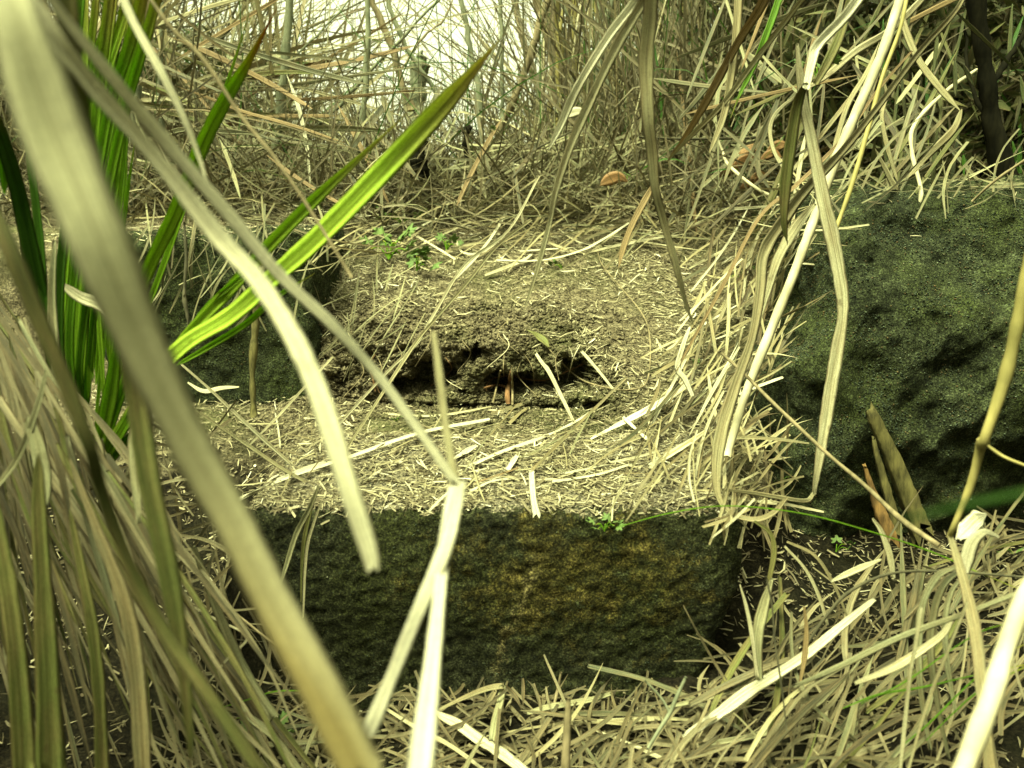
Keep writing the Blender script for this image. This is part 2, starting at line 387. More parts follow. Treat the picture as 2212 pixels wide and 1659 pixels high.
hill = link('hillside', mesh_np('hillside', Vt, Ft, M['soil'])); tag(hill, kind='structure')
Pf = np.array([[-400, -400, -3.2], [400, -400, -3.2], [400, 400, -3.2], [-400, 400, -3.2]])
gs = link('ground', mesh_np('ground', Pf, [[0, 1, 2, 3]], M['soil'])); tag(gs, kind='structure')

# ------------------------------------------------------------------ stones
def rock(name, lo, hi, n, mat, label, cat, rnd=.12, amp=.012, warp=None, power=6.0):
    """a rough block: a cube sheet pushed towards a rounded box, then worn by noise"""
    lo = np.array(lo, float); hi = np.array(hi, float); c = (lo + hi) / 2; h = (hi - lo) / 2
    Vs, Fs = [], []; off = 0
    res = [max(6, int(2 * h[k] / n)) for k in range(3)]
    for ax in range(3):
        for sg in (-1, 1):
            a, b = [k for k in range(3) if k != ax]
            A_, B_ = np.meshgrid(np.linspace(-1, 1, res[a] + 1), np.linspace(-1, 1, res[b] + 1), indexing='ij')
            Q = np.zeros(A_.shape + (3,)); Q[..., a] = A_; Q[..., b] = B_; Q[..., ax] = sg
            f = grid_faces(res[a] + 1, res[b] + 1)
            if (sg > 0) != (ax != 1): f = f[:, ::-1]
            Vs.append(Q.reshape(-1, 3)); Fs.append(f + off); off += Q.shape[0] * Q.shape[1]
    Q = np.concatenate(Vs); F = np.concatenate(Fs)
    key = np.round(Q * 1e5).astype(np.int64); _, idx, inv = np.unique(key, axis=0, return_index=True, return_inverse=True)
    Q = Q[idx]; F = inv.ravel()[F]
    # rounded corners in metres
    Pm = Q * h; inner = np.clip(Pm, -(h - rnd), h - rnd); d = Pm - inner; L = np.linalg.norm(d, axis=1, keepdims=True)
    Pm = inner + d / np.maximum(L, 1e-6) * np.minimum(L, rnd)
    Nr = unit(Pm / h ** 1.0 * np.array([1, 1, 1]) ** power); Nr = np.where(L > 1e-6, d / np.maximum(L, 1e-6), unit(Pm / h))
    W = Pm + c
    if warp: W = warp(W, Q)
    s = float(h.max())
    W = W + Nr * (amp * 2.4 * fbm(W * 4.5 + 3, 3) - amp * .8 * np.abs(vnoise(W * np.array([6, 6, 8]) + 31)) + amp * .8 * fbm(W * 17, 3) - amp * .4 * np.abs(vnoise(W * 33 + 3)) + .0028 * fbm(W * 62, 3, .75))[:, None]
    o = link(name, mesh_np(name, W, F, mat)); tag(o, label, cat)
    return o, W, F
def warp_front(W, Q):
    W = W.copy()
    b = sst(.30, 0.0, W[:, 2])
    W[:, 0] -= W[:, 0] / .48 * b * .055          # tapers in towards the ground
    W[:, 1] += b * .03 + .02 * np.abs(W[:, 0])
    return W
stone1, W1, F1 = rock('stone_block', (-.490, 1.53, -.14), (.432, 2.06, .392), .005, M['stone_front'],
                      'dark mossy squared stone block at bottom centre with an ochre stain on its front', 'stone', rnd=.030, amp=.0026, warp=warp_front)
def warp_back(W, Q):
    W = W.copy(); W[:, 2] += .03 * (W[:, 0] + .8); W[:, 1] += .03 * (W[:, 2] - .6); return W
stone2, W2, F2 = rock('stone_block', (-1.14, 2.45, .30), (-.55, 2.95, .845), .008, M['stone_back'],
                      'dark mossy stone block standing behind the green blades at the left', 'stone', rnd=.04, amp=.008, warp=warp_back)
def chop(W, planes):
    for px_, py_, pz_, nx, ny, nz_ in planes:
        n = unit([nx, ny, nz_]); d = (W - np.array([px_, py_, pz_])) @ n
        d = d + .010 * fbm(W * 7 + nx * 9, 2)
        W = W - n * (np.maximum(d, 0) * .93)[:, None]
    return W
def warp_b(W, Q):
    W = W.copy(); z = W[:, 2]
    lf = np.clip((1.5 - W[:, 0]) / .8, 0, 1)
    W[:, 0] += lf * (.15 * sst(.45, .72, z) + .02 * sst(.8, .98, z) + .10 * sst(.28, .0, z) - .015)
    W[:, 1] += .15 * sst(.62, .95, z) * 1.0 + .05 * np.sin(W[:, 0] * 7)
    W[:, 1] += -.05 * np.exp(-((z - .40) / .12) ** 2)
    W[:, 2] += -.02 * lf
    W = chop(W, [(.80, 2.08, .80, -.55, -.80, .18), (.74, 2.10, .40, -.75, -.62, -.08), (1.0, 2.09, .62, .10, -.95, .35), (1.2, 2.12, .35, .25, -.95, -.25),
                 (.70, 2.2, .15, -.9, -.35, -.3), (1.25, 2.2, .86, .2, -.6, .8)])
    # a dark fracture that runs down from the upper right
    f = z - (.50 + .22 * (W[:, 0] - .8)) + .04 * vnoise(W * 6)
    W[:, 1] += .010 * np.exp(-(f / .03) ** 2) * sst(.85, 1.0, W[:, 0]) + .008 * sst(.0, -.06, f) * sst(-.22, -.1, f)
    return W
stone3, W3, F3 = rock('boulder', (.655, 2.08, -.10), (1.95, 3.0, .975), .009, M['boulder'],
                      'big dark green mossy boulder filling the right edge of the photo', 'boulder', rnd=.085, amp=.015, warp=warp_b)

# ------------------------------------------------------------------ ray hits on the solid surfaces
polys = [(Vt, Ft), (W1, F1), (W2, F2), (W3, F3)]
off = 0; vv, ff = [], []
for v, f in polys:
    vv.append(v); ff.append(f + off); off += len(v)
BV = BVHTree.FromPolygons(np.concatenate(vv).tolist(), np.concatenate(ff).tolist())
def hit(px, py):
    r = ray(px, py); L = float(np.linalg.norm(r))
    loc, n, i, dist = BV.ray_cast(Vector(CAM), Vector(r / L), 30)
    if loc is None: return None
    return dist / L, np.array(n)
def ground_z(x, y):
    loc, n, i, d = BV.ray_cast(Vector((x, y, 4)), Vector((0, 0, -1)), 20)
    return loc[2] if loc is not None else 0.0

# ------------------------------------------------------------------ blades, stalks and twigs
def catmull(C, per=7):
    C = np.array(C, float); E = np.vstack([2 * C[0] - C[1], C, 2 * C[-1] - C[-2]])
    out = []
    for i in range(1, len(E) - 2):
        t = np.linspace(0, 1, per, endpoint=(i == len(E) - 3))[:, None]
        p0, p1, p2, p3 = E[i - 1], E[i], E[i + 1], E[i + 2]
        out.append(.5 * (2 * p1 + (p2 - p0) * t + (2 * p0 - 5 * p1 + 4 * p2 - p3) * t * t + (-p0 + 3 * p1 - 3 * p2 + p3) * t ** 3))
    return np.vstack(out)
def spaced(P3):
    L = np.concatenate([[0], np.cumsum(np.linalg.norm(np.diff(P3, axis=0), axis=1))]); return L
SEC_LEAF = np.array([(-1, .05), (-.55, -.22), (-.10, -.55), (.0, -.42), (.10, -.55), (.55, -.22), (1, .05),
                     (.55, -.30), (.0, -.66), (-.55, -.30)])           # folded blade with a midrib, thin but closed
SEC_FLAT = np.array([(-1, 0), (-.5, -.06), (0, -.12), (.5, -.06), (1, 0), (.5, -.13), (0, -.20), (-.5, -.13)])
SEC_OPEN = np.array([(-1, .0), (0, -.28), (1, .0)])
SEC_TUBE = np.array([(math.cos(a), math.sin(a)) for a in np.linspace(0, 2 * math.pi, 9)[:-1]])
def sweep(P3, Wd, nrm, sec='leaf', roll=0.0, rnd=.5, seed=0, rough=.05, taper=(0, 0), ragged=0.0):
    """P3 (n,3) centre line, Wd (n) full width; nrm (3) or (n,3) rough facing"""
    n = len(P3); T = unit(np.gradient(P3, axis=0))
    Nm = np.broadcast_to(np.asarray(nrm, float), P3.shape)
    S = unit(np.cross(T, Nm)); Nq = unit(np.cross(S, T))
    L = spaced(P3); u = L / max(L[-1], 1e-6)
    ro = roll + 0
    if sec != 'tube' and np.isscalar(roll):
        ro = roll + .28 * vnoise(np.stack([u * 3 + seed * 7.1, u * 0 + seed, u * 0], -1))
    ro = np.broadcast_to(ro, (n,))[:, None]
    S2 = S * np.cos(ro) + Nq * np.sin(ro); N2 = Nq * np.cos(ro) - S * np.sin(ro)
    h = np.asarray(Wd, float) / 2 * (1 + 1.8 * rough * vnoise(np.stack([L * 40 + seed * 3.3, u * 0 + seed * 1.7, u * 0], -1)) + rough * vnoise(np.stack([L * 130 + seed * 3.3, u * 0 + seed, u * 0], -1)))
    if taper[0] > 0: h = h * np.clip(u / taper[0], .06, 1) ** .7
    if taper[1] > 0: h = h * np.clip((1 - u) / taper[1], .04, 1) ** .7
    s = {'leaf': SEC_LEAF, 'flat': SEC_FLAT, 'open': SEC_OPEN, 'tube': SEC_TUBE}[sec]
    k = len(s); uu = s[:, 0]; vv_ = s[:, 1]
    flat = 1.0 if sec == 'tube' else .8
    V = P3[:, None] + S2[:, None] * (uu[None, :, None] * h[:, None, None]) + N2[:, None] * (vv_[None, :, None] * (h * flat)[:, None, None])
    if ragged > 0:
        V[-1] += T[-1] * (rng.uniform(-.8, .6, k)[:, None] * ragged * h[-1]); V[0] -= T[0] * (rng.uniform(-.6, .5, k)[:, None] * ragged * h[0])
    V = V.reshape(-1, 3)
    F = grid_faces(n, k, wrap=(sec != 'open'))
    A = np.stack([np.full(n * k, rnd), np.tile(uu, n), np.repeat(L + seed * .37, k)], -1)
    Tf = np.repeat(u, k)
    if sec != 'open':
        caps = []
        for e, rr in ((0, range(k)), (n - 1, range(k - 1, -1, -1))):
            ring = [e * k + q for q in rr]
            for q in range(0, k - 2, 2):
                caps.append([ring[0], ring[q + 1], ring[q + 2], ring[(q + 3) % k] if q + 3 < k else ring[q + 2]])
        caps = [c for c in caps if len(set(c)) == 4]
        F = np.vstack([F, np.array(caps)]) if caps else F
    return V, F, A, Tf

TOCAM = unit(np.array([0, -1, .25]))
def path_px(pts, per=7):
    """pts [(px, py, depth, width px)] -> centre line and widths"""
    C = catmull(pts, per)
    P3 = CAM + ray(C[:, 0], C[:, 1]) * C[:, 2:3]
    return P3, C[:, 3] * C[:, 2] / FPX
def path_ground(pts, lift=.006, per=7, ends=(0, 0)):
    """pts [(px, py, width px)]; lies on whatever solid is under that pixel"""
    C = catmull(pts, per); n = len(C); d = []
    for x, y in C[:, :2]:
        h = hit(x, y); d.append(h[0] if h else (d[-1] if d else 3.2))
    d = np.array(d)
    m = d.copy()
    for k in (1, 2):
        m[k:] = np.minimum(m[k:], d[:-k]); m[:-k] = np.minimum(m[:-k], d[k:])
    m = smooth1(m, 4); m = np.minimum(m, d)
    li = lift + np.linspace(ends[0], ends[1], n)
    m = m - li * 2.0
    P3 = CAM + ray(C[:, 0], C[:, 1]) * m[:, None]
    return P3, C[:, 2] * m / FPX
GNRM = unit(np.array([0, -.75, 1.0]))
_cnt = [0]
def put(name, cat, label, data, mat, group=None, parent=None):
    V, F, A, Tf = data
    o0 = V.mean(0) if parent is None else np.zeros(3)
    if parent is not None: o0 = np.array(parent.location)
    o = link(name, mesh_np(name, V - o0, F, M[mat], A, Tf), parent)
    if parent is None:
        o.location = Vector([float(q) for q in o0]); tag(o, label, cat, group)
    elif label: tag(o, label)
    return o
def blade(label, pts, mat='straw', rnd=.5, sec='leaf', roll=0., taper=(0, 0), ragged=.6, name='dry_blade', cat='dead leaf blade', group=None, parent=None, per=7, rough=.05, nrm=None):
    _cnt[0] += 1
    P3, Wd = path_px(pts, per)
    nr = unit(CAM - P3) if nrm is None else nrm
    if sec == 'tube': rough = max(rough, .04)
    return put(name, cat, label, sweep(P3, Wd, nr, sec, roll, rnd, _cnt[0], rough, taper, ragged), mat, group, parent)
def lying(label, pts, mat='straw', rnd=.5, sec='leaf', roll=0., taper=(0, 0), ragged=.6, name='dry_blade', cat='dead leaf blade', lift=.006, ends=(0, 0), group=None, parent=None, rough=.05, per=7):
    _cnt[0] += 1
    P3, Wd = path_ground(pts, lift, per, ends)
    return put(name, cat, label, sweep(P3, Wd, GNRM, sec, roll, rnd, _cnt[0], rough, taper, ragged), mat, group, parent)
def D(pts, d0, d1=None):
    """add depths to [(x, y, w)] running linearly from d0 to d1"""
    d1 = d0 if d1 is None else d1; n = len(pts)
    return [(x, y, d0 + (d1 - d0) * i / max(n - 1, 1), w_) for i, (x, y, w_) in enumerate(pts)]

class Pile:
    """many blades joined into one mesh: only for what nobody could count"""
    def __init__(s): s.V = []; s.F = []; s.A = []; s.n = 0
    def add(s, V, F, A):
        s.V.append(V); s.F.append(F + s.n); s.A.append(A); s.n += len(V)
    def batch(s, P3, Wd, Nm, rnd, fold=-.28, seg=None):
        """P3 (B,n,3), Wd (B,n), Nm (B,3) or (B,n,3): open three-point sections"""
        B, n = P3.shape[:2]
        T = unit(np.gradient(P3, axis=1))
        if Nm.ndim == 2: Nm = Nm[:, None, :]
        S = unit(np.cross(T, np.broadcast_to(Nm, P3.shape))); Nq = unit(np.cross(S, T))
        h = Wd[..., None] / 2
        V = np.stack([P3 - S * h, P3 + Nq * h * fold, P3 + S * h], 2)     # B,n,3,3
        f = grid_faces(n, 3)[None] + (np.arange(B) * n * 3)[:, None, None]
        L = np.concatenate([np.zeros((B, 1)), np.cumsum(np.linalg.norm(np.diff(P3, axis=1), axis=-1), 1)], 1)
        A = np.stack([np.broadcast_to(rnd[:, None, None], (B, n, 3)), np.broadcast_to(np.array([-1., 0, 1.]), (B, n, 3)), np.broadcast_to(L[..., None], (B, n, 3)) + rnd[:, None, None] * 9], -1)
        s.add(V.reshape(-1, 3), f.reshape(-1, 4), A.reshape(-1, 3))
    def build(s, name, mat, label, cat):
        o = link(name, mesh_np(name, np.concatenate(s.V), np.concatenate(s.F), M[mat], np.concatenate(s.A)))
        tag(o, label, cat, kind='stuff'); return o

# ================================================================== shredded litter on every flat place
def sample_faces(V, F, n, dens):
    a, b, c, d = [V[F[:, k]] for k in range(4)]
    nn = np.cross(c - a, d - b); ar = np.linalg.norm(nn, axis=1) / 2; nn = unit(nn)
    nn = np.where(nn[:, 2:3] < 0, -nn, nn)
    cen = (a + b + c + d) / 4
    wt = ar * dens(cen, nn); wt = wt / wt.sum()
    i = rng.choice(len(F), n, p=wt)
    s, t = rng.random((2, n, 1))
    p = (a[i] * (1 - s) + b[i] * s) * (1 - t) + (d[i] * (1 - s) + c[i] * s) * t
    return p, nn[i]
def lay(pile, p, nn, Lr, Wr, lift, bend=.15, tilt=.25, n=3, rndf=None, az=None):
    B = len(p)
    a = rng.uniform(0, 2 * math.pi, B) if az is None else az
    t = np.stack([np.cos(a), np.sin(a), np.zeros(B)], -1) + nn * rng.normal(0, tilt, B)[:, None]
    t = unit(t - nn * (t * nn).sum(-1, keepdims=True) * .8)
    L = rng.uniform(*Lr, B) if isinstance(Lr, tuple) else Lr
    Wd = rng.uniform(*Wr, B)
    s = np.linspace(-.5, .5, n)[None, :, None]
    side = unit(np.cross(t, nn))
    P3 = p[:, None] + t[:, None] * s * L[:, None, None] + side[:, None] * ((s * s - .1) * rng.normal(0, bend, B)[:, None, None] * L[:, None, None]) \
        + nn[:, None] * ((s * s - .08) * rng.normal(0, bend, B)[:, None, None] * L[:, None, None])
    P3 = P3 + nn[:, None] * (lift if np.ndim(lift) == 0 else lift[:, None, None])
    Nm = unit(nn + rng.normal(0, .35, (B, 3)))
    ends = np.ones((B, n)); ends[:, 0] = rng.uniform(.3, 1, B); ends[:, -1] = rng.uniform(.1, .9, B)
    r = rng.beta(1.6, 1.6, B) if rndf is None else rndf
    pile.batch(P3, Wd[:, None] * ends, Nm, r)

def dens_top(c, n):
    x, y, z = c.T
    d = sst(.45, .8, n[:, 2]) * (np.abs(x) < 1.5) * sst(1.7, 1.8, y) * sst(3.9, 3.2, y)
    patch = .38 + 1.0 * sst(-.25, .3, fbm(c * np.array([6, 6, 0]) + 9, 3))
    return d * patch * np.where(z > .30, 1, .35)
def dens_low(c, n):
    x, y, z = c.T
    return (z < .34) * (np.abs(x) < 1.6) * (y > .9) * (y < 2.4) * sst(.2, .6, n[:, 2]) * (.4 + .6 * sst(-.3, .3, vnoise(c * 5)))
lit = Pile()
p, nn = sample_faces(Vt, Ft, 50000, dens_top); lay(lit, p, nn, (.004, .018), (.0010, .0036), rng.uniform(.001, .008, len(p)), rndf=rng.beta(1.3, 1.7, len(p)))
p, nn = sample_faces(Vt, Ft, 5500, dens_top); lay(lit, p, nn, (.02, .06), (.0015, .0055), rng.uniform(.003, .014, len(p)), rndf=rng.beta(2.6, 1.5, len(p)))
p, nn = sample_faces(W1, F1, 11000, lambda c, n: sst(.55, .9, n[:, 2]) * (c[:, 2] > .3) * (.15 + 1.0 * sst(-.2, .3, fbm(c * np.array([7, 7, 0]) + 2, 3))))
lay(lit, p, nn, (.005, .024), (.0012, .004), rng.uniform(.001, .007, len(p)))
p, nn = sample_faces(W1, F1, 1300, lambda c, n: sst(.7, .95, n[:, 2]) * (c[:, 2] > .3))
lay(lit, p, nn, (.02, .06), (.0015, .0055), rng.uniform(.003, .012, len(p)), rndf=rng.beta(2.6, 1.5, len(p)))
p, nn = sample_faces(Vt, Ft, 6500, dens_low); lay(lit, p, nn, (.008, .035), (.0015, .006), rng.uniform(.001, .012, len(p)), tilt=.4, rndf=rng.beta(1.3, 2.2, len(p)))
p, nn = sample_faces(W2, F2, 2500, lambda c, n: sst(.5, .9, n[:, 2])); lay(lit, p, nn, (.008, .03), (.0015, .004), .004)
p, nn = sample_faces(W3, F3, 900, lambda c, n: sst(.75, .95, n[:, 2])); lay(lit, p, nn, (.008, .03), (.0015, .004), .004)
p, nn = sample_faces(Vt, Ft, 6000, dens_top); lay(lit, p, nn, (.005, .014), (.003, .008), rng.uniform(.001, .006, len(p)), tilt=.5, rndf=rng.beta(1.2, 2.6, len(p)))
p, nn = sample_faces(W1, F1, 1800, lambda c, n: sst(.55, .9, n[:, 2]) * (c[:, 2] > .3)); lay(lit, p, nn, (.005, .014), (.003, .008), rng.uniform(.001, .006, len(p)), tilt=.5, rndf=rng.beta(1.2, 2.6, len(p)))
lit.build('leaf_litter', 'chip', 'fine shredded dry leaf litter covering the ledge and the upper slope', 'leaf litter')

# crumbs of soil on the bank face and over the ledge
cr_ = Pile()
def dens_riser(c, n):
    x, y, z = c.T
    return (x > -.62) * (x < .32) * (y > 2.25) * (y < 2.64) * (z > .36) * (z < .67) * sst(.97, .75, n[:, 2])
def crumbs(V, F, n, dens, r0, r1, name, label, mat, cat='soil crumbs'):
    p, nn = sample_faces(V, F, n, dens)
    oc = np.array([(1, 0, 0), (0, 1, 0), (-1, 0, 0), (0, -1, 0), (0, 0, 1), (0, 0, -1)], float)
    r = rng.uniform(r0, r1, n) ; R = rng.uniform(.5, 1.2, (n, 6, 1))
    a = rng.uniform(0, 6.28, n); ca, sa = np.cos(a), np.sin(a)
    O = np.stack([oc[None, :, 0] * ca[:, None] - oc[None, :, 1] * sa[:, None], oc[None, :, 0] * sa[:, None] + oc[None, :, 1] * ca[:, None], np.repeat(oc[None, :, 2], n, 0) * .8], -1)
    V2 = p[:, None] + nn[:, None] * (r * .3)[:, None, None] + O * r[:, None, None] * R
    t = np.array([(0, 1, 4), (1, 2, 4), (2, 3, 4), (3, 0, 4), (1, 0, 5), (2, 1, 5), (3, 2, 5), (0, 3, 5)])
    f = t[None] + (np.arange(n) * 6)[:, None, None]
    at = np.repeat(np.stack([rng.beta(1.5, 2.2, n), rng.uniform(-1, 1, n), rng.uniform(0, 5, n)], -1), 6, 0)
    o = link(name, mesh_np(name, V2.reshape(-1, 3), f.reshape(-1, 3), M[mat], at, smooth=False)); tag(o, label, cat, kind='stuff')
crumbs(Vt, Ft, 11000, dens_riser, .0015, .0095, 'soil_crumbs', 'brown crumbs of soil on the face of the earth step', 'soil')
crumbs(Vt, Ft, 22000, lambda c, n: (np.abs(c[:, 0]) < .85) * (c[:, 1] > 2.0) * (c[:, 1] < 3.2) * (c[:, 2] > .3), .001, .004, 'soil_grains', 'loose grains of soil between the litter on the slope', 'soil', 'soil grains')
def facing(V, F):
    a, b, c_, d = [V[F[:, k]] for k in range(4)]
    nn = np.cross(c_ - a, d - b); cen = (a + b + c_ + d) / 4
    return F[((nn * (cen - V.mean(0))).sum(-1) * 0 + (np.abs(nn[:, 1]) > .3 * np.linalg.norm(nn, axis=1)) * (cen[:, 1] < V[:, 1].mean()) + (cen[:, 0] < .9) * (cen[:, 1] < V[:, 1].mean() + .2)) > 0]
crumbs(Vt, Ft, 2600, lambda c, n: (c[:, 0] > -.5) * (c[:, 0] < .34) * (c[:, 1] > 2.24) * (c[:, 1] < 2.46) * (c[:, 2] > .3) * (c[:, 2] < .44), .003, .011, 'soil_crumbs', 'clods of earth fallen at the base of the earth step', 'soil')
crumbs(W3, facing(W3, F3), 26000, lambda c, n: (c[:, 2] > 0) * (c[:, 0] < 1.6) * (.2 + sst(-.2, .4, vnoise(c * 14))), .0008, .0038, 'moss_grains', 'tiny tufts of dark moss coating the boulder', 'moss', 'moss')
crumbs(W1, facing(W1, F1), 8000, lambda c, n: (c[:, 2] > 0) * (.1 + sst(-.1, .4, vnoise(c * 12))), .0005, .0020, 'moss_grains', 'tiny tufts of dark moss coating the stained block', 'moss', 'moss')
crumbs(W2, facing(W2, F2), 7000, lambda c, n: (.2 + sst(-.2, .4, vnoise(c * 14))), .001, .004, 'moss_grains', 'tiny tufts of dark moss coating the back stone', 'moss', 'moss')

# ================================================================== blades heaped low: near ones single, the rest joined
def spray(n, boxfn, ang, angs, Lr, wr, curve=.25, lift=(.004, .05), seedgrp=None, mats=('straw',), single=0, label='', group='', pile=None, sec='leaf', name='dry_blade', depth=None, per=3):
    """blades thrown over a region of the photo grid, resting on what lies below. ang in degrees, image sense (0 = right, 90 = up)"""
    specs = []
    for k in range(n):
        x, y = boxfn(); a = math.radians(random.gauss(ang, angs)); L = random.uniform(*Lr); c = random.gauss(0, curve) * L
        dx, dy = math.cos(a), -math.sin(a)
        wv = random.uniform(*wr)
        pts = [(x + dx * L * s + -dy * c * (s * s * 4 - 1) * .3, y + dy * L * s + dx * c * (s * s * 4 - 1) * .3, wv * (1 if abs(s) < .3 else random.uniform(.5, 1))) for s in (-.5, -.17, .17, .5)]
        specs.append((wv * L, pts, random.uniform(*lift)))
    specs.sort(key=lambda q: -q[0])
    for i, (_, pts, lf) in enumerate(specs):
        _cnt[0] += 1
        rn = min(1, max(0, random.gauss(.5, .25)))
        e = (random.uniform(-.3, 1) * lf, random.uniform(-.3, 1) * lf)
        if depth: P3, Wd = path_px([(x, y, depth(x, y) + lf, w_) for x, y, w_ in pts], per)
        else: P3, Wd = path_ground(pts, lf, per, e)
        nr = unit(CAM - P3) + rng.normal(0, .4, 3) if depth else unit(GNRM + rng.normal(0, .3, 3))
        if i < single:
            mt = random.choice(mats); mx, my = pts[1][:2]
            put(name, 'straw' if name == 'straw' else 'dead leaf blade', describe(pts, mt, 'straw' if name == 'straw' else 'blade', label % near(mx, my)), sweep(P3, Wd, nr, sec, 0., rn, _cnt[0], .08, (0, random.choice((0, .3, .6))), .8), mt, group)
        else:
            V, F, A, _t = sweep(P3, Wd, nr, 'open', 0., rn, _cnt[0], .08, (0, random.choice((0, .4))), .5)
            pile.add(V, F, A)
U = random.uniform
MATWORD = {'straw': 'yellowish', 'pale': 'bleached', 'greystraw': 'grey', 'olive': 'olive', 'brown': 'brown', 'shadestraw': 'dull brown', 'darkleaf': 'dark', 'deepgreen': 'dark green'}
_used = {}
def describe(pts, mat, noun, where):
    (x0, y0), (x1, y1) = pts[0][:2], pts[-1][:2]; L = math.hypot(x1 - x0, y1 - y0); w_ = max(p[2] if len(p) == 3 else p[3] for p in pts)
    a = math.degrees(math.atan2(-(y1 - y0), x1 - x0)) % 180
    o_ = 'nearly level' if a < 12 or a > 168 else 'low-slanted rightward' if a < 28 else 'slanted rightward' if a < 44 else 'half-raised rightward' if a < 58 else 'steep rightward' if a < 80 else 'upright' if a < 100 else 'steep leftward' if a < 112 else 'half-raised leftward' if a < 125 else 'slanted leftward' if a < 145 else 'low-slanted leftward'
    l_ = 'tiny' if L < 80 else 'short' if L < 130 else 'shortish' if L < 190 else 'longish' if L < 270 else 'long' if L < 400 else 'very long' if L < 560 else 'extra-long' if L < 720 else 'longest'
    t_ = 'hair-thin' if w_ < 5 else 'thin' if w_ < 8 else 'narrow' if w_ < 11 else 'medium' if w_ < 14 else 'wide' if w_ < 17 else 'broad' if w_ < 20 else 'very broad' if w_ < 25 else 'widest'
    return '%s %s %s %s, %s, %s' % (l_, t_, MATWORD[mat], noun, o_, where)
def place_word(x, y):
    return '%s of the photo' % (('upper', 'middle', 'lower')[min(2, max(0, int(y / 553)))] + ' ' + ('far left', 'left', 'left centre', 'centre', 'right centre', 'right', 'far right')[min(6, max(0, int(x / 316)))])
def near(x, y):
    if y > 1480 and x < 1500: return 'at left' if x < 850 else 'left of middle' if x < 1050 else 'in the middle' if x < 1250 else 'at right'
    if y > 1080 and x > 1200: return ('beside the block' if x < 1650 else 'in its middle' if x < 1850 else 'under the arching leaf' if x < 2050 else 'by the corner cane') + (', top' if y < 1250 else ', upper' if y < 1350 else ', middle' if y < 1450 else ', lower' if y < 1550 else ', foot')
    if y > 850: return 'left end' if x < 800 else 'left of centre' if x < 1000 else 'centre' if x < 1200 else 'right of centre' if x < 1400 else 'right end'
    if y > 480: return 'top' if y < 620 else 'upper half' if y < 740 else 'lower half'
    return 'left' if x < 900 else 'left of centre' if x < 1100 else 'centre' if x < 1300 else 'right of centre' if x < 1550 else 'right'
low = Pile(); lowg = Pile(); lowd = Pile()
# lower right heap
def box_lr():
    while True:
        x, y = U(1180, 2260), U(1130, 1700)
        if y > 1480 - (x - 1450) * .55 + (60 if x < 1450 else 0) and (x - 1750) * .9 + (y - 1380) < 520 + U(0, 160): return x, y
spray(115, box_lr, 42, 30, (120, 420), (5, 17), .3, (.005, .07), mats=('straw', 'greystraw', 'shadestraw', 'greystraw', 'shadestraw', 'shadestraw', 'greystraw', 'olive'), single=50, label='lower right heap %s', group='dead blades heaped at the lower right', pile=lowd)
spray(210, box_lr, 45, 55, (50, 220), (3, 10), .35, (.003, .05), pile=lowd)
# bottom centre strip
spray(110, lambda: (U(620, 1500), U(1530, 1700)), 8, 45, (60, 300), (3, 13), .25, (.004, .03), mats=('straw', 'greystraw', 'shadestraw', 'greystraw'), single=26, label='below the stained block %s', group='dead blades on the ground below the stained block', pile=lowd)
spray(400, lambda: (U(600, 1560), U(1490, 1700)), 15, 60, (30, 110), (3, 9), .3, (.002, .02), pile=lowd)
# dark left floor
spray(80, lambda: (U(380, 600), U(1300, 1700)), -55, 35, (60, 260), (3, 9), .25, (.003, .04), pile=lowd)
# ledge straws
spray(60, lambda: (U(540, 1560), U(890, 1060)), 20, 32, (30, 150), (2, 5), .12, (.003, .012), mats=('pale', 'straw', 'straw', 'greystraw'), single=26, label='on the ledge, %s', group='thin straws scattered on the ledge', pile=low, name='straw')
# slope between ledge and boulder: parallel straws
spray(160, lambda: (lambda y: (U(1760 - (y - 480) * .40 - 200, 1760 - (y - 480) * .26), y))(U(500, 1030)), 55, 24, (60, 240), (3, 8.5), .12, (.004, .05), mats=('straw', 'straw', 'greystraw', 'pale', 'shadestraw'), single=46, label='banked against the boulder, %s', group='straws banked along the boulder', pile=low, name='straw')
spray(90, lambda: (U(1540, 1700), U(900, 1130)), 75, 38, (50, 180), (3, 8), .2, (.004, .05), mats=('straw', 'greystraw'), pile=low)
# upper slope and foot of the thicket
spray(170, lambda: (U(700, 1760), U(370, 540)), 8, 22, (60, 320), (2.5, 7), .15, (.003, .02), mats=('straw', 'pale'), single=30, label='under the thicket, %s', group='straws at the foot of the thicket', pile=low, name='straw')
spray(420, lambda: (U(250, 2212), U(300, 412)), 10, 40, (50, 220), (2.5, 7), .3, (.003, .05), pile=lowg)
spray(60, lambda: (U(290, 700), U(480, 640)), 80, 35, (50, 200), (2.5, 7), .2, (.004, .04), pile=lowg)
spray(34, lambda: (U(700, 900), U(520, 760)), 60, 20, (60, 180), (2, 4), .1, (.003, .02), pile=lowg)
lowd.build('shaded_straw_bed', 'shadestraw', 'tangled bed of small brownish straws, colour darkened for shade, on the low ground', 'dry straw')
lowg.build('grey_straw_bed', 'greystraw', 'tangled bed of small grey weathered straws on the ground', 'dry straw')
low.build('dry_straw_bed', 'straw', 'tangled bed of small dead straws on the ground', 'dry straw')

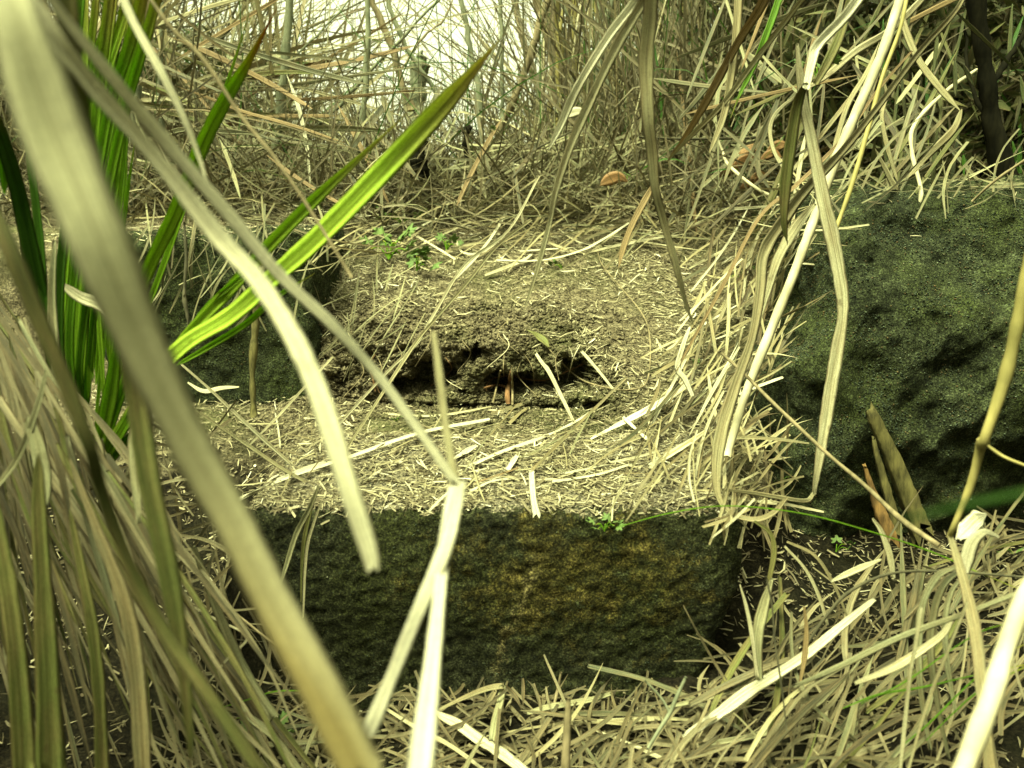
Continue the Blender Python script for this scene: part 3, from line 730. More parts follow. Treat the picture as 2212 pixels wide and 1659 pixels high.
# left: curtain of dead leaves falling from the reed clump
cur = Pile()
def curtain(n, single):
    items = []
    for k in range(n):
        x0 = U(-160, 260); y0 = U(600, 900) + max(0, x0) * 1.5
        L = U(400, 950); lean = U(.05, .55) + (x0 + 160) / 1600; d0 = U(1.05, 1.55)
        bow = U(-60, 60)
        pts = [(x0 + lean * L * s + bow * math.sin(s * 3.1), y0 + L * s, d0 - .12 * s * (1 if d0 > 1.2 else .3), w_) for s, w_ in zip((0, .3, .65, 1), [U(.6, 1) * q for q in [U(6, 22)] * 4])]
        items.append((pts[1][3] * L / d0, pts))
    items.sort(key=lambda q: -q[0])
    for i, (_, pts) in enumerate(items):
        _cnt[0] += 1; P3, Wd = path_px(pts, 4); rn = random.random()
        nr = unit(unit(CAM - P3) + rng.normal(0, .5, 3))
        if i < single: mt = random.choice(('olive', 'greystraw', 'olive', 'shadestraw', 'olive', 'olive')); put('dry_blade', 'dead leaf blade', describe(pts, mt, 'blade', 'in left curtain, ' + ('at the edge' if pts[1][0] < 40 else 'near the edge' if pts[1][0] < 120 else 'in its middle' if pts[1][0] < 200 else 'below green clump' if pts[1][0] < 290 else 'by the blurred blade')), sweep(P3, Wd, nr, 'leaf', 0., rn, _cnt[0], .06, (0, U(.1, .5)), .5), mt, 'dead blades drooping at the lower left')
        else:
            V, F, A, _t = sweep(P3, Wd, nr, 'open', 0., rn, _cnt[0], .06, (0, U(.1, .5)), .5); cur.add(V, F, A)
curtain(150, 40)
spray(60, lambda: (U(160, 480), U(900, 1300)), 35, 55, (60, 260), (3, 9), .3, (0, .1), pile=cur, depth=lambda x, y: 1.75)
cur.build('dry_leaf_curtain', 'shadestraw', 'mass of narrow dead leaves drooping at the lower left', 'dead leaves')

# ================================================================== thicket on the crest
def thicket(pile, n, xr, yr, lean, Lr, Wr, z0=(-.05, .1), az=None, rndb=(2, 2), seg=6, droop=.3, heavy=None):
    x = rng.uniform(*xr, n); y = rng.uniform(*yr, n)
    z = np.interp(y, [2.8, 3.4, 3.9, 5, 8], [.80, .88, .90, .80, .1]) + rng.uniform(*z0, n)
    th = np.radians(np.abs(rng.normal(*lean, n))); a = rng.uniform(0, 6.283, n) if az is None else az(n)
    L = rng.uniform(*Lr, n); Wd = rng.uniform(*Wr, n)
    s = np.linspace(0, 1, seg)[None, :]
    tt = th[:, None] + (rng.normal(0, droop, n)[:, None] + droop * .4) * s * 1.6
    dl = (L / (seg - 1))[:, None]
    hx = np.cumsum(np.sin(tt) * dl, 1); hz = np.cumsum(np.cos(tt) * dl, 1)
    wig = rng.normal(0, .022, (n, seg)).cumsum(1) * L[:, None] * .35
    P3 = np.stack([x[:, None] + hx * np.cos(a)[:, None] - wig * np.sin(a)[:, None], y[:, None] + hx * np.sin(a)[:, None] + wig * np.cos(a)[:, None], z[:, None] + hz], -1)
    P3[..., 1] = np.maximum(P3[..., 1], 2.95)
    Nm = unit(np.array([0, -1, .2]) + rng.normal(0, .6, (n, 3)))
    ends = np.interp(s, [0, .15, .7, 1], [.7, 1, .8, .15])
    pile.batch(P3, Wd[:, None] * ends, Nm, rng.beta(*rndb, n))
    return P3
tk_ = Pile(); tg = Pile(); td = Pile()
side = lambda n: np.where(rng.random(n) < .5, 0, math.pi) + rng.normal(0, .7, n)
for pl, q in ((tk_, .38), (tg, .6), (td, .75)):
    N_ = lambda v: int(v * q)
    thicket(pl, N_(620), (-2.6, -1.25), (3.3, 5.2), (22, 20), (.5, 1.6), (.003, .010))
    thicket(pl, N_(620), (-3.4, -1.5), (3.4, 5.2), (74, 12), (.8, 1.9), (.004, .011), z0=(0, .65), az=side)
    thicket(pl, N_(40), (-1.0, .05), (3.3, 5.0), (22, 20), (.4, 1.6), (.003, .007))
    thicket(pl, N_(1900), (-1.6, .6), (3.15, 4.0), (50, 30), (.12, .45), (.003, .008), z0=(-.03, .08))
    thicket(pl, N_(620), (.1, 1.2), (3.3, 5.0), (22, 20), (.5, 1.7), (.003, .009))
    thicket(pl, N_(380), (.6, 3.2), (3.2, 5.2), (28, 24), (.5, 1.9), (.004, .012))
    thicket(pl, N_(2600), (-2.4, 2.4), (2.95, 3.8), (66, 24), (.1, .40), (.0025, .008), z0=(-.03, .08))
thicket(tk_, 130, (-2.6, -.8), (3.2, 4.4), (45, 25), (.3, .9), (.010, .022), z0=(0, .5))
thicket(tk_, 30, (.5, 2.6), (3.2, 4.2), (40, 22), (.3, .9), (.010, .020), z0=(0, .4))
thicket(tg, 130, (-2.6, 2.6), (3.2, 4.2), (40, 22), (.3, .9), (.006, .013), z0=(0, .3), droop=.15)
tk_.build('thicket', 'straw', 'pale dead reed stems and leaves tangled behind the slope', 'thicket')
thicket(td, 500, (-2.4, .6), (3.0, 3.9), (50, 25), (.15, .6), (.003, .010), z0=(0, .08))
thicket(td, 500, (.4, 2.8), (3.0, 4.0), (35, 25), (.3, 1.3), (.004, .014), z0=(0, .3))
tg.build('thicket', 'greystraw', 'grey weathered reed stems tangled among the pale ones', 'thicket')
td.build('thicket', 'deadstem', 'dark brown dead stems in the depth of the thicket', 'thicket')
vn = Pile()     # fine twiggy stems against the sky
thicket(vn, 480, (-2.6, 2.6), (3.2, 5.0), (35, 30), (.5, 1.6), (.0018, .0045), seg=9, droop=.5, rndb=(1.5, 3))
vn.build('fine_twigs', 'deadstem', 'fine dark twigs tangled through the thicket', 'twigs')
dk = Pile()     # dense dark growth behind the right half
def leaves(n, xr, yr, zr, keepf=None, sz=(.03, .12)):
    x = rng.uniform(*xr, n); y = rng.uniform(*yr, n); z = rng.uniform(*zr, n)
    if keepf is not None: k = keepf(x, y, z); x, y, z = x[k], y[k], z[k]
    n = len(x); c = np.stack([x, y, z], -1); t = unit(rng.normal(0, 1, (n, 3)) + np.array([0, 0, .6])); L = rng.uniform(*sz, n)
    s = np.linspace(-.5, .5, 3)[None, :, None]
    dk.batch(c[:, None] + t[:, None] * s * L[:, None, None], rng.uniform(.010, .034, n)[:, None] * np.array([.25, 1, .1]), unit(rng.normal(0, 1, (n, 3))), rng.beta(1.2, 2.5, n))
leaves(20000, (.75, 3.6), (3.35, 4.2), (.75, 2.4))
leaves(9000, (.9, 2.6), (2.95, 3.5), (.80, 1.9))
leaves(26000, (.15, 4.2), (3.7, 6.0), (.5, 2.9), lambda x, y, z: x > .42 + .35 * vnoise(np.stack([z * 3, x * 0, x * 0], -1)))
leaves(9000, (-3.0, .9), (3.45, 4.1), (.84, 1.06), sz=(.03, .09))
leaves(3500, (-3.2, -1.2), (3.7, 4.6), (.9, 1.6))
dk.build('undergrowth', 'darkleaf', 'dense dark leafy growth behind the right half of the thicket', 'undergrowth')
# unseen reeds added left and right of the camera to shade the sides
sb = Pile()
def bed(n, xr, yr, z, Lr=(.9, 2.4)):
    x = rng.uniform(*xr, n); y = rng.uniform(*yr, n); L = rng.uniform(*Lr, n); s = np.linspace(0, 1, 6)[None, :]
    th = rng.normal(.12, .12, n)[:, None] + rng.normal(.3, .25, n)[:, None] * s; a = rng.uniform(0, 6.28, n)[:, None]; dl = (L / 5)[:, None]
    hx = np.cumsum(np.sin(th) * dl, 1); hz = np.cumsum(np.cos(th) * dl, 1)
    P3 = np.stack([x[:, None] + hx * np.cos(a), y[:, None] + hx * np.sin(a), z + hz], -1)
    ok = (np.abs(P3[..., 0]) > .66 + .65 * np.maximum(P3[..., 1], 0)).all(1) | (P3[..., 1] < -.3).all(1)
    P3 = P3[ok]; n = len(P3)
    sb.batch(P3, rng.uniform(.012, .03, n)[:, None] * np.interp(s, [0, .2, .7, 1], [.6, 1, .8, .1]), unit(rng.normal(0, 1, (n, 3)) * np.array([1, 1, .2])), rng.beta(2, 2, n))
bed(2000, (-2.2, -.45), (-1.0, 1.0), 0.0, (1.2, 2.4)); bed(700, (-2.4, -1.3), (1.0, 2.0), 0.0, (1.0, 2.0)); bed(3200, (.5, 2.6), (-1.0, 2.4), 0.0, (1.2, 2.7)); 
sb.build('unseen_reed_bed', 'olive', 'unseen reed beds added left and right of the view to shade it', 'reeds')
gf = Pile()
thicket(gf, 160, (.3, 2.6), (3.1, 3.9), (35, 25), (.3, 1.1), (.003, .008), rndb=(2, 1.5))
thicket(gf, 260, (-2.6, 2.6), (3.1, 4.6), (35, 20), (.3, 1.2), (.002, .006), rndb=(2, 2))
thicket(gf, 60, (-2.6, -.8), (4.0, 5.0), (60, 20), (.6, 1.4), (.006, .012), z0=(0, .6), az=side)
gf.build('green_grass', 'deepgreen', 'thin green grass growing up through the thicket', 'grass')

# ================================================================== single stems of the thicket
def sapling(label, pts, Y, mat='bark', branches=(), name='sapling', cat='sapling', lean=0.0):
    """pts [(px,py,w)] from foot to top at distance Y"""
    foot = at_y(pts[0][0], pts[0][1], Y)
    e = empty(name, foot, label, cat)
    def tube(nm, q, y0, y1, parent):
        _cnt[0] += 1
        C = catmull(q, 6); n = len(C); Ys = np.linspace(y0, y1, n)
        P3 = at_y(C[:, 0], C[:, 1], Ys); Wd = C[:, 2] * Ys / FPX
        Wd = Wd * (1 + .12 * np.maximum(0, np.sin(np.arange(n) * 1.9)) ** 6)
        P3 = P3 + rng.normal(0, .0025, P3.shape)
        return put(nm, '', None, sweep(P3, Wd, TOCAM, 'tube', 0., .5, _cnt[0], .10), mat, parent=parent)
    tube('stem', pts, Y, Y + lean, e)
    for b in branches: tube('branch', b, Y, Y + U(-.1, .3), e)
    return e
sapling('tall grey green sapling left of the bright sky gap, nearly upright', [(556, 520, 20), (576, 396, 18), (601, 288, 18), (619, 108, 17), (632, -60, 16)], 3.35,
        branches=[[(600, 290, 7), (640, 380, 6), (668, 470, 5)], [(612, 150, 5), (700, 60, 4), (780, -30, 3)]])
sapling('sapling that curves up from behind the yellow tipped blade', [(700, 470, 22), (722, 425, 18), (757, 370, 14), (779, 288, 13), (792, 144, 12), (794, -60, 11)], 3.3,
        branches=[[(760, 370, 6), (830, 300, 5), (900, 190, 4)]])
sapling('short grey green sapling behind the crossed foreground blades', [(286, 520, 20), (288, 400, 18), (290, 270, 16), (300, 150, 13), (290, -40, 10)], 3.3)
sapling('mossy sapling beside the short grey green one', [(362, 520, 12), (366, 400, 13), (352, 280, 14), (345, 170, 12), (352, -40, 10)], 3.45)
sapling('grey green sapling bending left in the middle of the sky gap', [(1040, 340, 12), (1038, 234, 12), (1020, 126, 11), (996, 0, 10), (985, -60, 10)], 3.5,
        branches=[[(1030, 180, 5), (1070, 100, 4), (1110, 20, 3)]])
sapling('thin straight sapling at the right side of the sky gap', [(1084, 262, 9), (1086, 120, 8), (1080, 0, 8), (1080, -60, 8)], 3.6)
sapling('brown dead stem leaning left into the sky gap', [(890, 240, 18), (865, 170, 15), (845, 100, 13), (808, 10, 12), (795, -50, 10)], 3.6, 'twig',
        branches=[[(862, 160, 6), (905, 90, 5), (960, 40, 4), (985, -30, 3)]])
sapling('grey stem crossing the sky gap from upper left to lower right', [(985, 290, 8), (940, 200, 9), (880, 105, 9), (835, 0, 9), (820, -50, 8)], 3.45)
sapling('thin grey stem slanting from lower left up to the top of the sky gap', [(640, 305, 8), (725, 238, 8), (797, 155, 7), (945, 0, 6), (990, -50, 5)], 3.4)
sapling('brown stem leaning right at the right side of the sky gap', [(1060, 330, 12), (1120, 190, 14), (1165, 60, 15), (1200, -60, 15)], 3.7, 'twig')
sapling('reddish brown stem leaning left beside the hanging straws', [(1230, 200, 17), (1190, 100, 17), (1145, -40, 17)], 3.8, 'twig')
sapling('green grey upright stem right of the three hanging blades', [(1478, 240, 14), (1470, 140, 13), (1462, 0, 12), (1456, -60, 11)], 3.8)
sapling('slim grey stem crossing behind the hanging blades', [(1345, 240, 8), (1300, 160, 8), (1240, 60, 7), (1190, -50, 6)], 3.6)
sapling('thin dark stem hanging in the left thicket', [(424, 300, 5), (424, 180, 7), (418, 110, 4), (425, -30, 3)], 3.2, 'darktwig')
# thick tangle of brown stems top right of centre
for k in range(26):
    x0 = 1150 + 330 * (k + .5) / 26; lf = U(-90, 60)
    sapling('%s brown cane, %s, %s right of the sky gap' % (('slim', 'stout')[k % 2], ('leaning left', 'nearly upright', 'leaning right')[0 if lf < -40 else 1 if lf < 15 else 2], ('just', 'a little', 'further', 'well', 'farthest')[min(4, int((x0 - 1150) / 66))]), [(x0, U(210, 300), (10, 16)[k % 2]), (x0 + lf * .5, 110, (8, 14)[k % 2]), (x0 + lf * 1.1, -60, U(6, 12))], U(3.7, 4.3), random.choice(('twig', 'bark', 'olivecane')), name='cane', cat='cane')['group'] = 'brown canes right of the sky gap'
sapling('almost black trunk at the far right behind the boulder', [(2190, 450, 62), (2170, 380, 50), (2140, 250, 36), (2125, 120, 32), (2100, -60, 36)], 2.75, 'darkbark', name='tree_trunk', cat='trunk',
        branches=[[(2135, 190, 14), (2190, 110, 12), (2240, 20, 10)], [(2150, 280, 10), (2100, 190, 8), (2080, 60, 6)]])
# stumps
def stump(label, px, py0, py1, w_, Y, mat):
    z = [(px, py0, w_ * 1.25), (px - 3, (py0 + py1) / 2, w_), (px + 4, py1 + 8, w_ * .95), (px + 6, py1, w_ * .6)]
    C = catmull(z, 8); P3 = at_y(C[:, 0], C[:, 1], np.full(len(C), Y)); _cnt[0] += 1
    V, F, A, T_ = sweep(P3, C[:, 2] * Y / FPX, TOCAM, 'tube', 0., .5, _cnt[0], .25, ragged=.5)
    V = V + .006 * np.stack([vnoise(V * 60), vnoise(V * 60 + 9), vnoise(V * 60 + 5)], -1)
    put('stump', 'stump', label, (V, F, A, T_), mat)
stump('grey lichened stump below the bright sky gap', 905, 262, 118, 34, 4.1, 'bark')
stump('charred stump behind the tip of the short green blade', 905, 385, 300, 40, 3.15, 'darkbark')
stump('small black stub of stem below the sky gap', 1008, 345, 268, 11, 3.2, 'darkbark')

# fallen sticks at the foot of the thicket
kw = dict(sec='tube', name='fallen_stick', cat='stick', ragged=.2, rough=.1)
lying('dark grey green stick lying along the top of the slope', [(1150, 478, 6), (1230, 462, 8), (1337, 443, 9), (1440, 421, 9), (1588, 389, 9), (1680, 350, 7), (1760, 318, 6)], 'bark', lift=.02, **kw)
blade('long thin horizontal stick in front of the orange leaves', [(1380, 296, 2.95, 5), (1500, 300, 2.95, 6), (1660, 295, 2.95, 6), (1804, 284, 2.95, 5)], 'darktwig', **kw)
blade('pale grey stick curving down onto the slope at the right', [(1545, 285, 2.95, 5), (1560, 325, 2.9, 6), (1577, 360, 2.85, 7), (1646, 414, 2.75, 7), (1715, 438, 2.7, 7), (1790, 470, 2.6, 5)], 'caneskin', **kw)
blade('dark twig slanting up beside the white scrap of leaf', [(1110, 350, 3.0, 6), (1180, 310, 3.0, 5), (1240, 282, 3.0, 4)], 'darktwig', **kw)
blade('dark curved twig above the left shoulder of the boulder', [(1770, 400, 2.3, 5), (1800, 440, 2.25, 6), (1830, 475, 2.2, 6), (1870, 478, 2.2, 4)], 'darktwig', **kw)
blade('pale bent stalk rising from the top of the boulder', [(1930, 525, 2.25, 6), (1965, 475, 2.3, 8), (1990, 420, 2.3, 9), (1970, 330, 2.35, 9), (1975, 270, 2.4, 8), (2040, 200, 2.5, 8), (2110, 150, 2.6, 6)], 'caneskin', **kw)
blade('thin stick slanting off the top of the boulder to the right edge', [(2100, 435, 2.2, 5), (2150, 390, 2.15, 6), (2230, 335, 2.1, 6)], 'twig', **kw)

# rotten wood against the boulder
def stake(label, pts, Y, mat):
    C = catmull(pts, 9); P3 = at_y(C[:, 0], C[:, 1], np.linspace(Y[0], Y[1], len(C))); _cnt[0] += 1
    V, F, A, T_ = sweep(P3, C[:, 2] * Y[0] / FPX, TOCAM, 'tube', 0., .5, _cnt[0], .04, taper=(0, 0), ragged=3.2)
    k = 8; ridg = (np.arange(len(V)) % k); c = np.repeat(P3, k, 0)
    V = c + (V - c) * (1 + .26 * np.where(ridg % 2, 1, -1) * (.8 + .5 * vnoise(V * 60)))[:, None] * np.array([1, .6, 1]) + .0015 * np.stack([vnoise(V * 120), vnoise(V * 120 + 7), V[:, 0] * 0], -1)
    put('wood_splinter', 'rotten wood', label, (V, F, A, T_), mat)
stake('upright olive splinter of rotten wood leaning on the boulder', [(1990, 1150, 46), (1962, 1075, 42), (1925, 985, 36), (1888, 905, 28), (1878, 884, 20)], (1.98, 2.02), 'rotwood')
stake('dark shorter splinter left of the olive one', [(1940, 1150, 26), (1918, 1070, 20), (1896, 990, 14), (1886, 945, 8)], (1.96, 2.0), 'rotwood')
stake('orange brown ragged splinter at the foot of the boulder', [(1925, 1170, 34), (1905, 1115, 28), (1885, 1060, 18), (1868, 1008, 8)], (1.92, 1.95), 'rotorange')

# ================================================================== green reed clump on the left
root = CAM + ray(195., 1030.) * 1.45
clump = empty('reed_clump', root, 'clump of long green reed leaves rising at the left', 'reed plant')
def gl(pts, d0, d1, mat='green', rnd=.5, label=None, taper=(.05, .25), roll=.08):
    pts = [(x, y, w_ * .92) for x, y, w_ in pts]
    blade(label, D(pts, d0, d1), mat, rnd, 'leaf', roll, taper, .1, name='leaf', parent=clump, rough=.03)
_gl0 = gl
gl([(205, 1010, 22), (260, 930, 30), (375, 765, 40), (500, 680, 46), (590, 600, 50), (700, 500, 52), (850, 345, 56), (960, 225, 46), (1040, 132, 26), (1092, 72, 6)], 1.45, .95, 'limetip', .7, 'broad lime green leaf with a yellow brown tip reaching to upper right', (.05, .12), .2)
gl([(220, 1000, 16), (300, 880, 22), (390, 742, 26), (500, 622, 30), (580, 532, 32), (700, 412, 28), (830, 292, 14), (905, 222, 5)], 1.45, 1.05, 'limetip', .4, 'narrower lime leaf just above the broad one')
gl([(380, 790, 8), (450, 750, 15), (530, 700, 16), (600, 640, 14), (680, 590, 6)], 1.38, 1.25, 'green', .8)
gl([(390, 740, 10), (450, 660, 14), (520, 600, 14), (575, 565, 6)], 1.36, 1.2, 'green', .9)
gl([(205, 1000, 20), (222, 900, 26), (262, 760, 28), (313, 600, 30), (378, 460, 34), (432, 324, 34), (486, 216, 32), (540, 126, 22), (607, 0, 6)], 1.45, 1.15, 'orangetip', .6, 'upright green leaf with a burnt orange tip', (.05, .15))
gl([(240, 900, 8), (290, 740, 12), (345, 594, 15), (400, 440, 14), (470, 240, 12), (520, 90, 9), (548, -10, 6)], 1.5, 1.3, 'green', .8)
gl([(170, 900, 14), (165, 720, 18), (178, 500, 22), (200, 330, 24), (214, 180, 25), (225, 90, 25), (240, -30, 24)], 1.42, 1.3, 'green', .75, None, (.05, 0))
gl([(165, 880, 14), (185, 620, 18), (205, 430, 20), (232, 250, 24), (268, 130, 26), (295, 40, 26), (312, -40, 24)], 1.40, 1.25, 'green', .55, None, (.05, 0))
gl([(150, 860, 10), (170, 560, 16), (212, 340, 18), (238, 150, 22), (266, 20, 18), (275, -30, 14)], 1.46, 1.35, 'green', .4, None, (.05, 0))
gl([(190, 860, 12), (206, 640, 16), (228, 440, 22), (258, 290, 24), (284, 187, 24), (308, 104, 26), (332, 20, 26), (345, -40, 24)], 1.38, 1.22, 'green', .65, None, (.05, 0))
gl([(215, 760, 8), (222, 560, 12), (240, 410, 14), (262, 300, 14), (280, 210, 6)], 1.44, 1.35, 'green', .9)
gl([(170, 120, 8), (172, 40, 18), (176, -30, 22)], 1.3, 1.28, 'green', .3, None, (.2, 0))
gl([(130, 860, 30), (105, 720, 36), (70, 560, 40), (35, 400, 36), (0, 290, 34), (-40, 200, 30)], 1.35, 1.1, 'deepgreen', .5, 'very dark green leaf falling across the left edge', (.05, 0))
gl([(110, 800, 18), (95, 660, 22), (85, 520, 22), (72, 400, 18), (50, 280, 10), (30, 210, 5)], 1.3, 1.2, 'deepgreen', .9)
gl([(150, 870, 14), (130, 760, 20), (128, 640, 22), (138, 500, 20), (150, 380, 14), (160, 300, 6)], 1.32, 1.22, 'deepgreen', .8)
gl([(160, 860, 12), (150, 740, 18), (158, 620, 20), (172, 500, 18), (180, 400, 8)], 1.36, 1.3, 'green', .2)
gl([(175, 880, 14), (172, 780, 18), (186, 660, 18), (196, 560, 10)], 1.38, 1.3, 'green', .15)
gl([(185, 900, 12), (192, 800, 16), (200, 700, 14), (208, 620, 6)], 1.4, 1.32, 'green', .25)
gl([(10, 420, 10), (4, 330, 22), (-10, 220, 20)], 1.2, 1.15, 'green', .5)
gl([(195, 1010, 22), (222, 930, 34), (240, 840, 34), (250, 760, 20), (256, 700, 8)], 1.40, 1.32, 'green', .7)
gl([(205, 1020, 14), (235, 930, 20), (262, 850, 20), (280, 790, 10)], 1.42, 1.36, 'green', .5)
gl([(208, 1025, 16), (245, 960, 24), (280, 900, 24), (310, 850, 16)], 1.41, 1.36, 'green', .6)
gl([(215, 1030, 12), (255, 975, 18), (300, 920, 18), (330, 880, 10)], 1.43, 1.36, 'green', .35)
for k in range(24):
    x0, x1 = U(110, 240), U(130, 350); y0 = U(760, 960); ww = U(9, 19); y1 = -40 if random.random() < .5 else U(60, 380); dd = U(1.42, 1.6); bw = U(-30, 30)
    gl([(x0, y0, ww * .6), (x0 + (x1 - x0) * .25 - bw * .5, y0 + (y1 - y0) * .3, ww), (x0 + (x1 - x0) * .6 - bw, y0 + (y1 - y0) * .65, ww), (x1, y1, ww if y1 < 0 else 4)], dd, dd - .12, random.choice(('green', 'green', 'green', 'deepgreen')), U(.55, 1), None, (.05, 0 if y1 < 0 else .3))
# dew on the leaves: loose beads along the edges, too many to count
dv, df = [], []; ic = np.array([(0, 0, 1), (1, 0, 0), (0, 1, 0), (-1, 0, 0), (0, -1, 0), (0, 0, -1)], float)
tri = np.array([(0, 1, 2), (0, 2, 3), (0, 3, 4), (0, 4, 1), (5, 2, 1), (5, 3, 2), (5, 4, 3), (5, 1, 4)])
m = 0
for ob in [o for o in clump.children if o.name.startswith('leaf')]:
    n = len(ob.data.vertices); co = np.empty(n * 3, np.float32); ob.data.vertices.foreach_get('co', co); co = co.reshape(-1, 3) + np.array(root)
    for q in rng.integers(0, n, 9):
        r = U(.0006, .0014); dv.append(co[q] + ic * r); df.append(tri + m); m += 6
dw = link('dew_drops', mesh_np('dew_drops', np.concatenate(dv), np.concatenate(df), M['dew'])); tag(dw, 'tiny dew drops on the green reed leaves', 'dew', kind='stuff')

# ================================================================== blurred blades close to the lens
blade('very broad blurred blade crossing the whole left side, pale above and brown below', [(8, -60, .36, 84), (42, 60, .36, 108), (118, 288, .37, 142), (215, 520, .38, 128), (308, 745, .40, 104), (410, 961, .42, 90), (500, 1123, .43, 86), (595, 1314, .43, 86), (695, 1494, .42, 94), (790, 1680, .41, 102)], 'bigblade', .8, 'flat', .1, rough=.03, per=10)
blade('long pale blade whose torn end hangs in front of the stained block', [(40, -40, .52, 38), (115, 75, .53, 44), (200, 185, .55, 40), (340, 345, .58, 36), (470, 510, .60, 40), (560, 610, .60, 42), (640, 740, .59, 44), (700, 880, .58, 46), (750, 1040, .57, 46), (795, 1180, .57, 42), (806, 1228, .57, 34)], 'cream', .25, 'leaf', .15, ragged=1.1, per=10)
blade('narrow pale blade leading down to the bright node left of centre', [(95, -20, .53, 22), (215, 135, .56, 26), (360, 310, .60, 30), (500, 470, .63, 32), (600, 590, .65, 28), (720, 705, .67, 24), (815, 810, .69, 22), (905, 930, .70, 22), (985, 1045, .70, 18)], 'cream', .5, 'flat', -.1, ragged=.2, per=10)
blade('thin pale strip standing above the bright node', [(936, 715, .74, 12), (948, 800, .73, 17), (960, 900, .72, 18), (972, 975, .71, 20), (985, 1045, .70, 18)], 'straw', .6, 'flat', .1, ragged=.3)
blade('left leg of the bright forked blade at bottom centre', [(1000, 1040, .695, 16), (982, 1110, .68, 30), (955, 1200, .66, 34), (905, 1320, .64, 32), (860, 1430, .63, 32), (815, 1540, .62, 34), (795, 1590, .62, 30)], 'cream', .8, 'flat', .1, ragged=.6, per=9)
blade('right leg of the bright forked blade running off the bottom edge', [(978, 1050, .70, 18), (966, 1130, .68, 26), (955, 1220, .66, 28), (945, 1330, .62, 32), (930, 1470, .58, 44), (905, 1680, .54, 62)], 'cream', .95, 'flat', .0, ragged=.3, per=9)
blade('olive blurred blade passing behind the very broad one', [(142, -50, .56, 44), (152, 90, .57, 46), (172, 220, .60, 44), (210, 420, .64, 40), (255, 640, .68, 40), (290, 831, .70, 44), (325, 1050, .70, 50), (365, 1240, .70, 46), (392, 1400, .70, 36), (408, 1560, .70, 22), (412, 1640, .70, 8)], 'olive', .6, 'leaf', .35, per=9)
blade('slender olive blurred blade along the left edge running to the bottom', [(-30, 420, .55, 26), (22, 540, .55, 36), (80, 680, .56, 40), (138, 817, .57, 36), (192, 961, .58, 30), (220, 1062, .60, 26), (274, 1206, .62, 26), (346, 1350, .63, 28), (445, 1494, .63, 28), (565, 1670, .63, 28)], 'olive', .3, 'flat', .2, per=9)
blade('thin pale blade dropping from the top left corner area', [(255, -30, .80, 20), (290, 50, .80, 22), (345, 150, .80, 18), (395, 250, .81, 15), (430, 340, .82, 11), (455, 420, .82, 5)], 'cream', .3, 'flat', .2)
blade('faint brown stem slanting behind the thin pale blade', [(305, -30, .9, 7), (370, 60, .9, 9), (440, 130, .9, 9), (520, 250, .9, 8), (600, 350, .9, 7), (680, 470, .9, 7), (760, 600, .9, 5)], 'twig', sec='tube', name='twig', cat='twig')
blade('brown blade with a dark tip hanging at the upper left', [(112, 120, .9, 14), (125, 180, .9, 10), (118, 250, .92, 6)], 'brown', .6, 'flat')
blade('very blurred dark green blade crossing the foot of the boulder', [(1950, 1122, .36, 6), (2040, 1100, .35, 12), (2130, 1080, .34, 16), (2260, 1055, .33, 18)], 'deepgreen', .2, 'flat', .2, name='green_blade', cat='green blade')
blade('pale vertical leaf pair by the lower left fork', [(300, 1130, 1.0, 10), (290, 980, 1.0, 30), (300, 880, 1.02, 26), (285, 800, 1.05, 10)], 'greystraw', .9, 'leaf', .3)

# left curtain, the wide ones
for lb, pts, d, mt, rn in [
    ('wide green tinged dead blade at the bottom left corner', [(-30, 1020, 20), (-5, 1150, 34), (22, 1300, 42), (40, 1450, 44), (55, 1690, 50)], .95, 'olive', .9),
    ('wide dead blade that broadens downward near the bottom left corner', [(82, 980, 16), (84, 1100, 30), (92, 1250, 38), (100, 1400, 48), (112, 1690, 60)], .92, 'olive', .75),
    ('straight dead blade left of the forked bottom gap', [(150, 990, 10), (200, 1120, 16), (236, 1210, 26), (272, 1310, 34), (296, 1450, 34), (310, 1690, 38)], .98, 'straw', .35),
    ('slightly bent dead blade second from the straight one', [(150, 1100, 12), (178, 1240, 20), (200, 1360, 26), (214, 1500, 28), (222, 1690, 30)], 1.0, 'olive', .8),
    ('twisted pale dead leaf in the middle of the left curtain', [(60, 900, 20), (85, 980, 34), (95, 1060, 30), (82, 1140, 14)], 1.0, 'greystraw', .95),
    ('pale leaf folding right over the left curtain', [(130, 612, 8), (170, 640, 26), (215, 660, 24), (245, 700, 8)], 1.3, 'straw', .9),
    ('pale blade crossing the curtain from lower left', [(-10, 1055, 12), (40, 985, 14), (80, 880, 12), (100, 800, 8)], 1.0, 'greystraw', 1.0),
    ('curved grey blade bending through the gap by the broad blade', [(322, 940, 10), (300, 1010, 30), (262, 1080, 32), (240, 1160, 16)], 1.15, 'greystraw', .7),
    ('grey upright dead leaf inside the green clump', [(125, 870, 14), (118, 760, 22), (112, 640, 18), (118, 520, 8)], 1.2, 'greystraw', .8),
]:
    blade(lb, D(pts, d), mt, rn, 'leaf', .1, taper=(.05, 0))

# ================================================================== blades hanging from above, centre and right
blade('longest of the three hanging blades, reaching to the soil step', D([(1400, -40, 22), (1391, 0, 22), (1337, 90, 22), (1276, 216, 22), (1229, 324, 18), (1200, 414, 14), (1186, 486, 12), (1157, 594, 9), (1124, 692, 4)], 1.35, 1.55), 'straw', .8, taper=(0, .1))
blade('palest of the three hanging blades, leftmost', D([(1388, -40, 20), (1375, 0, 22), (1315, 78, 20), (1247, 190, 20), (1211, 270, 17), (1182, 330, 6)], 1.45, 1.6), 'pale', .7, taper=(0, .1))
blade('widest of the three hanging blades, dropping straight then to the right', D([(1408, -40, 34), (1404, 40, 32), (1396, 130, 32), (1400, 250, 28), (1409, 330, 24), (1416, 410, 20), (1434, 480, 17), (1462, 580, 14), (1480, 650, 10), (1502, 715, 4)], 1.25, 1.5), 'straw', .7, taper=(0, .08))
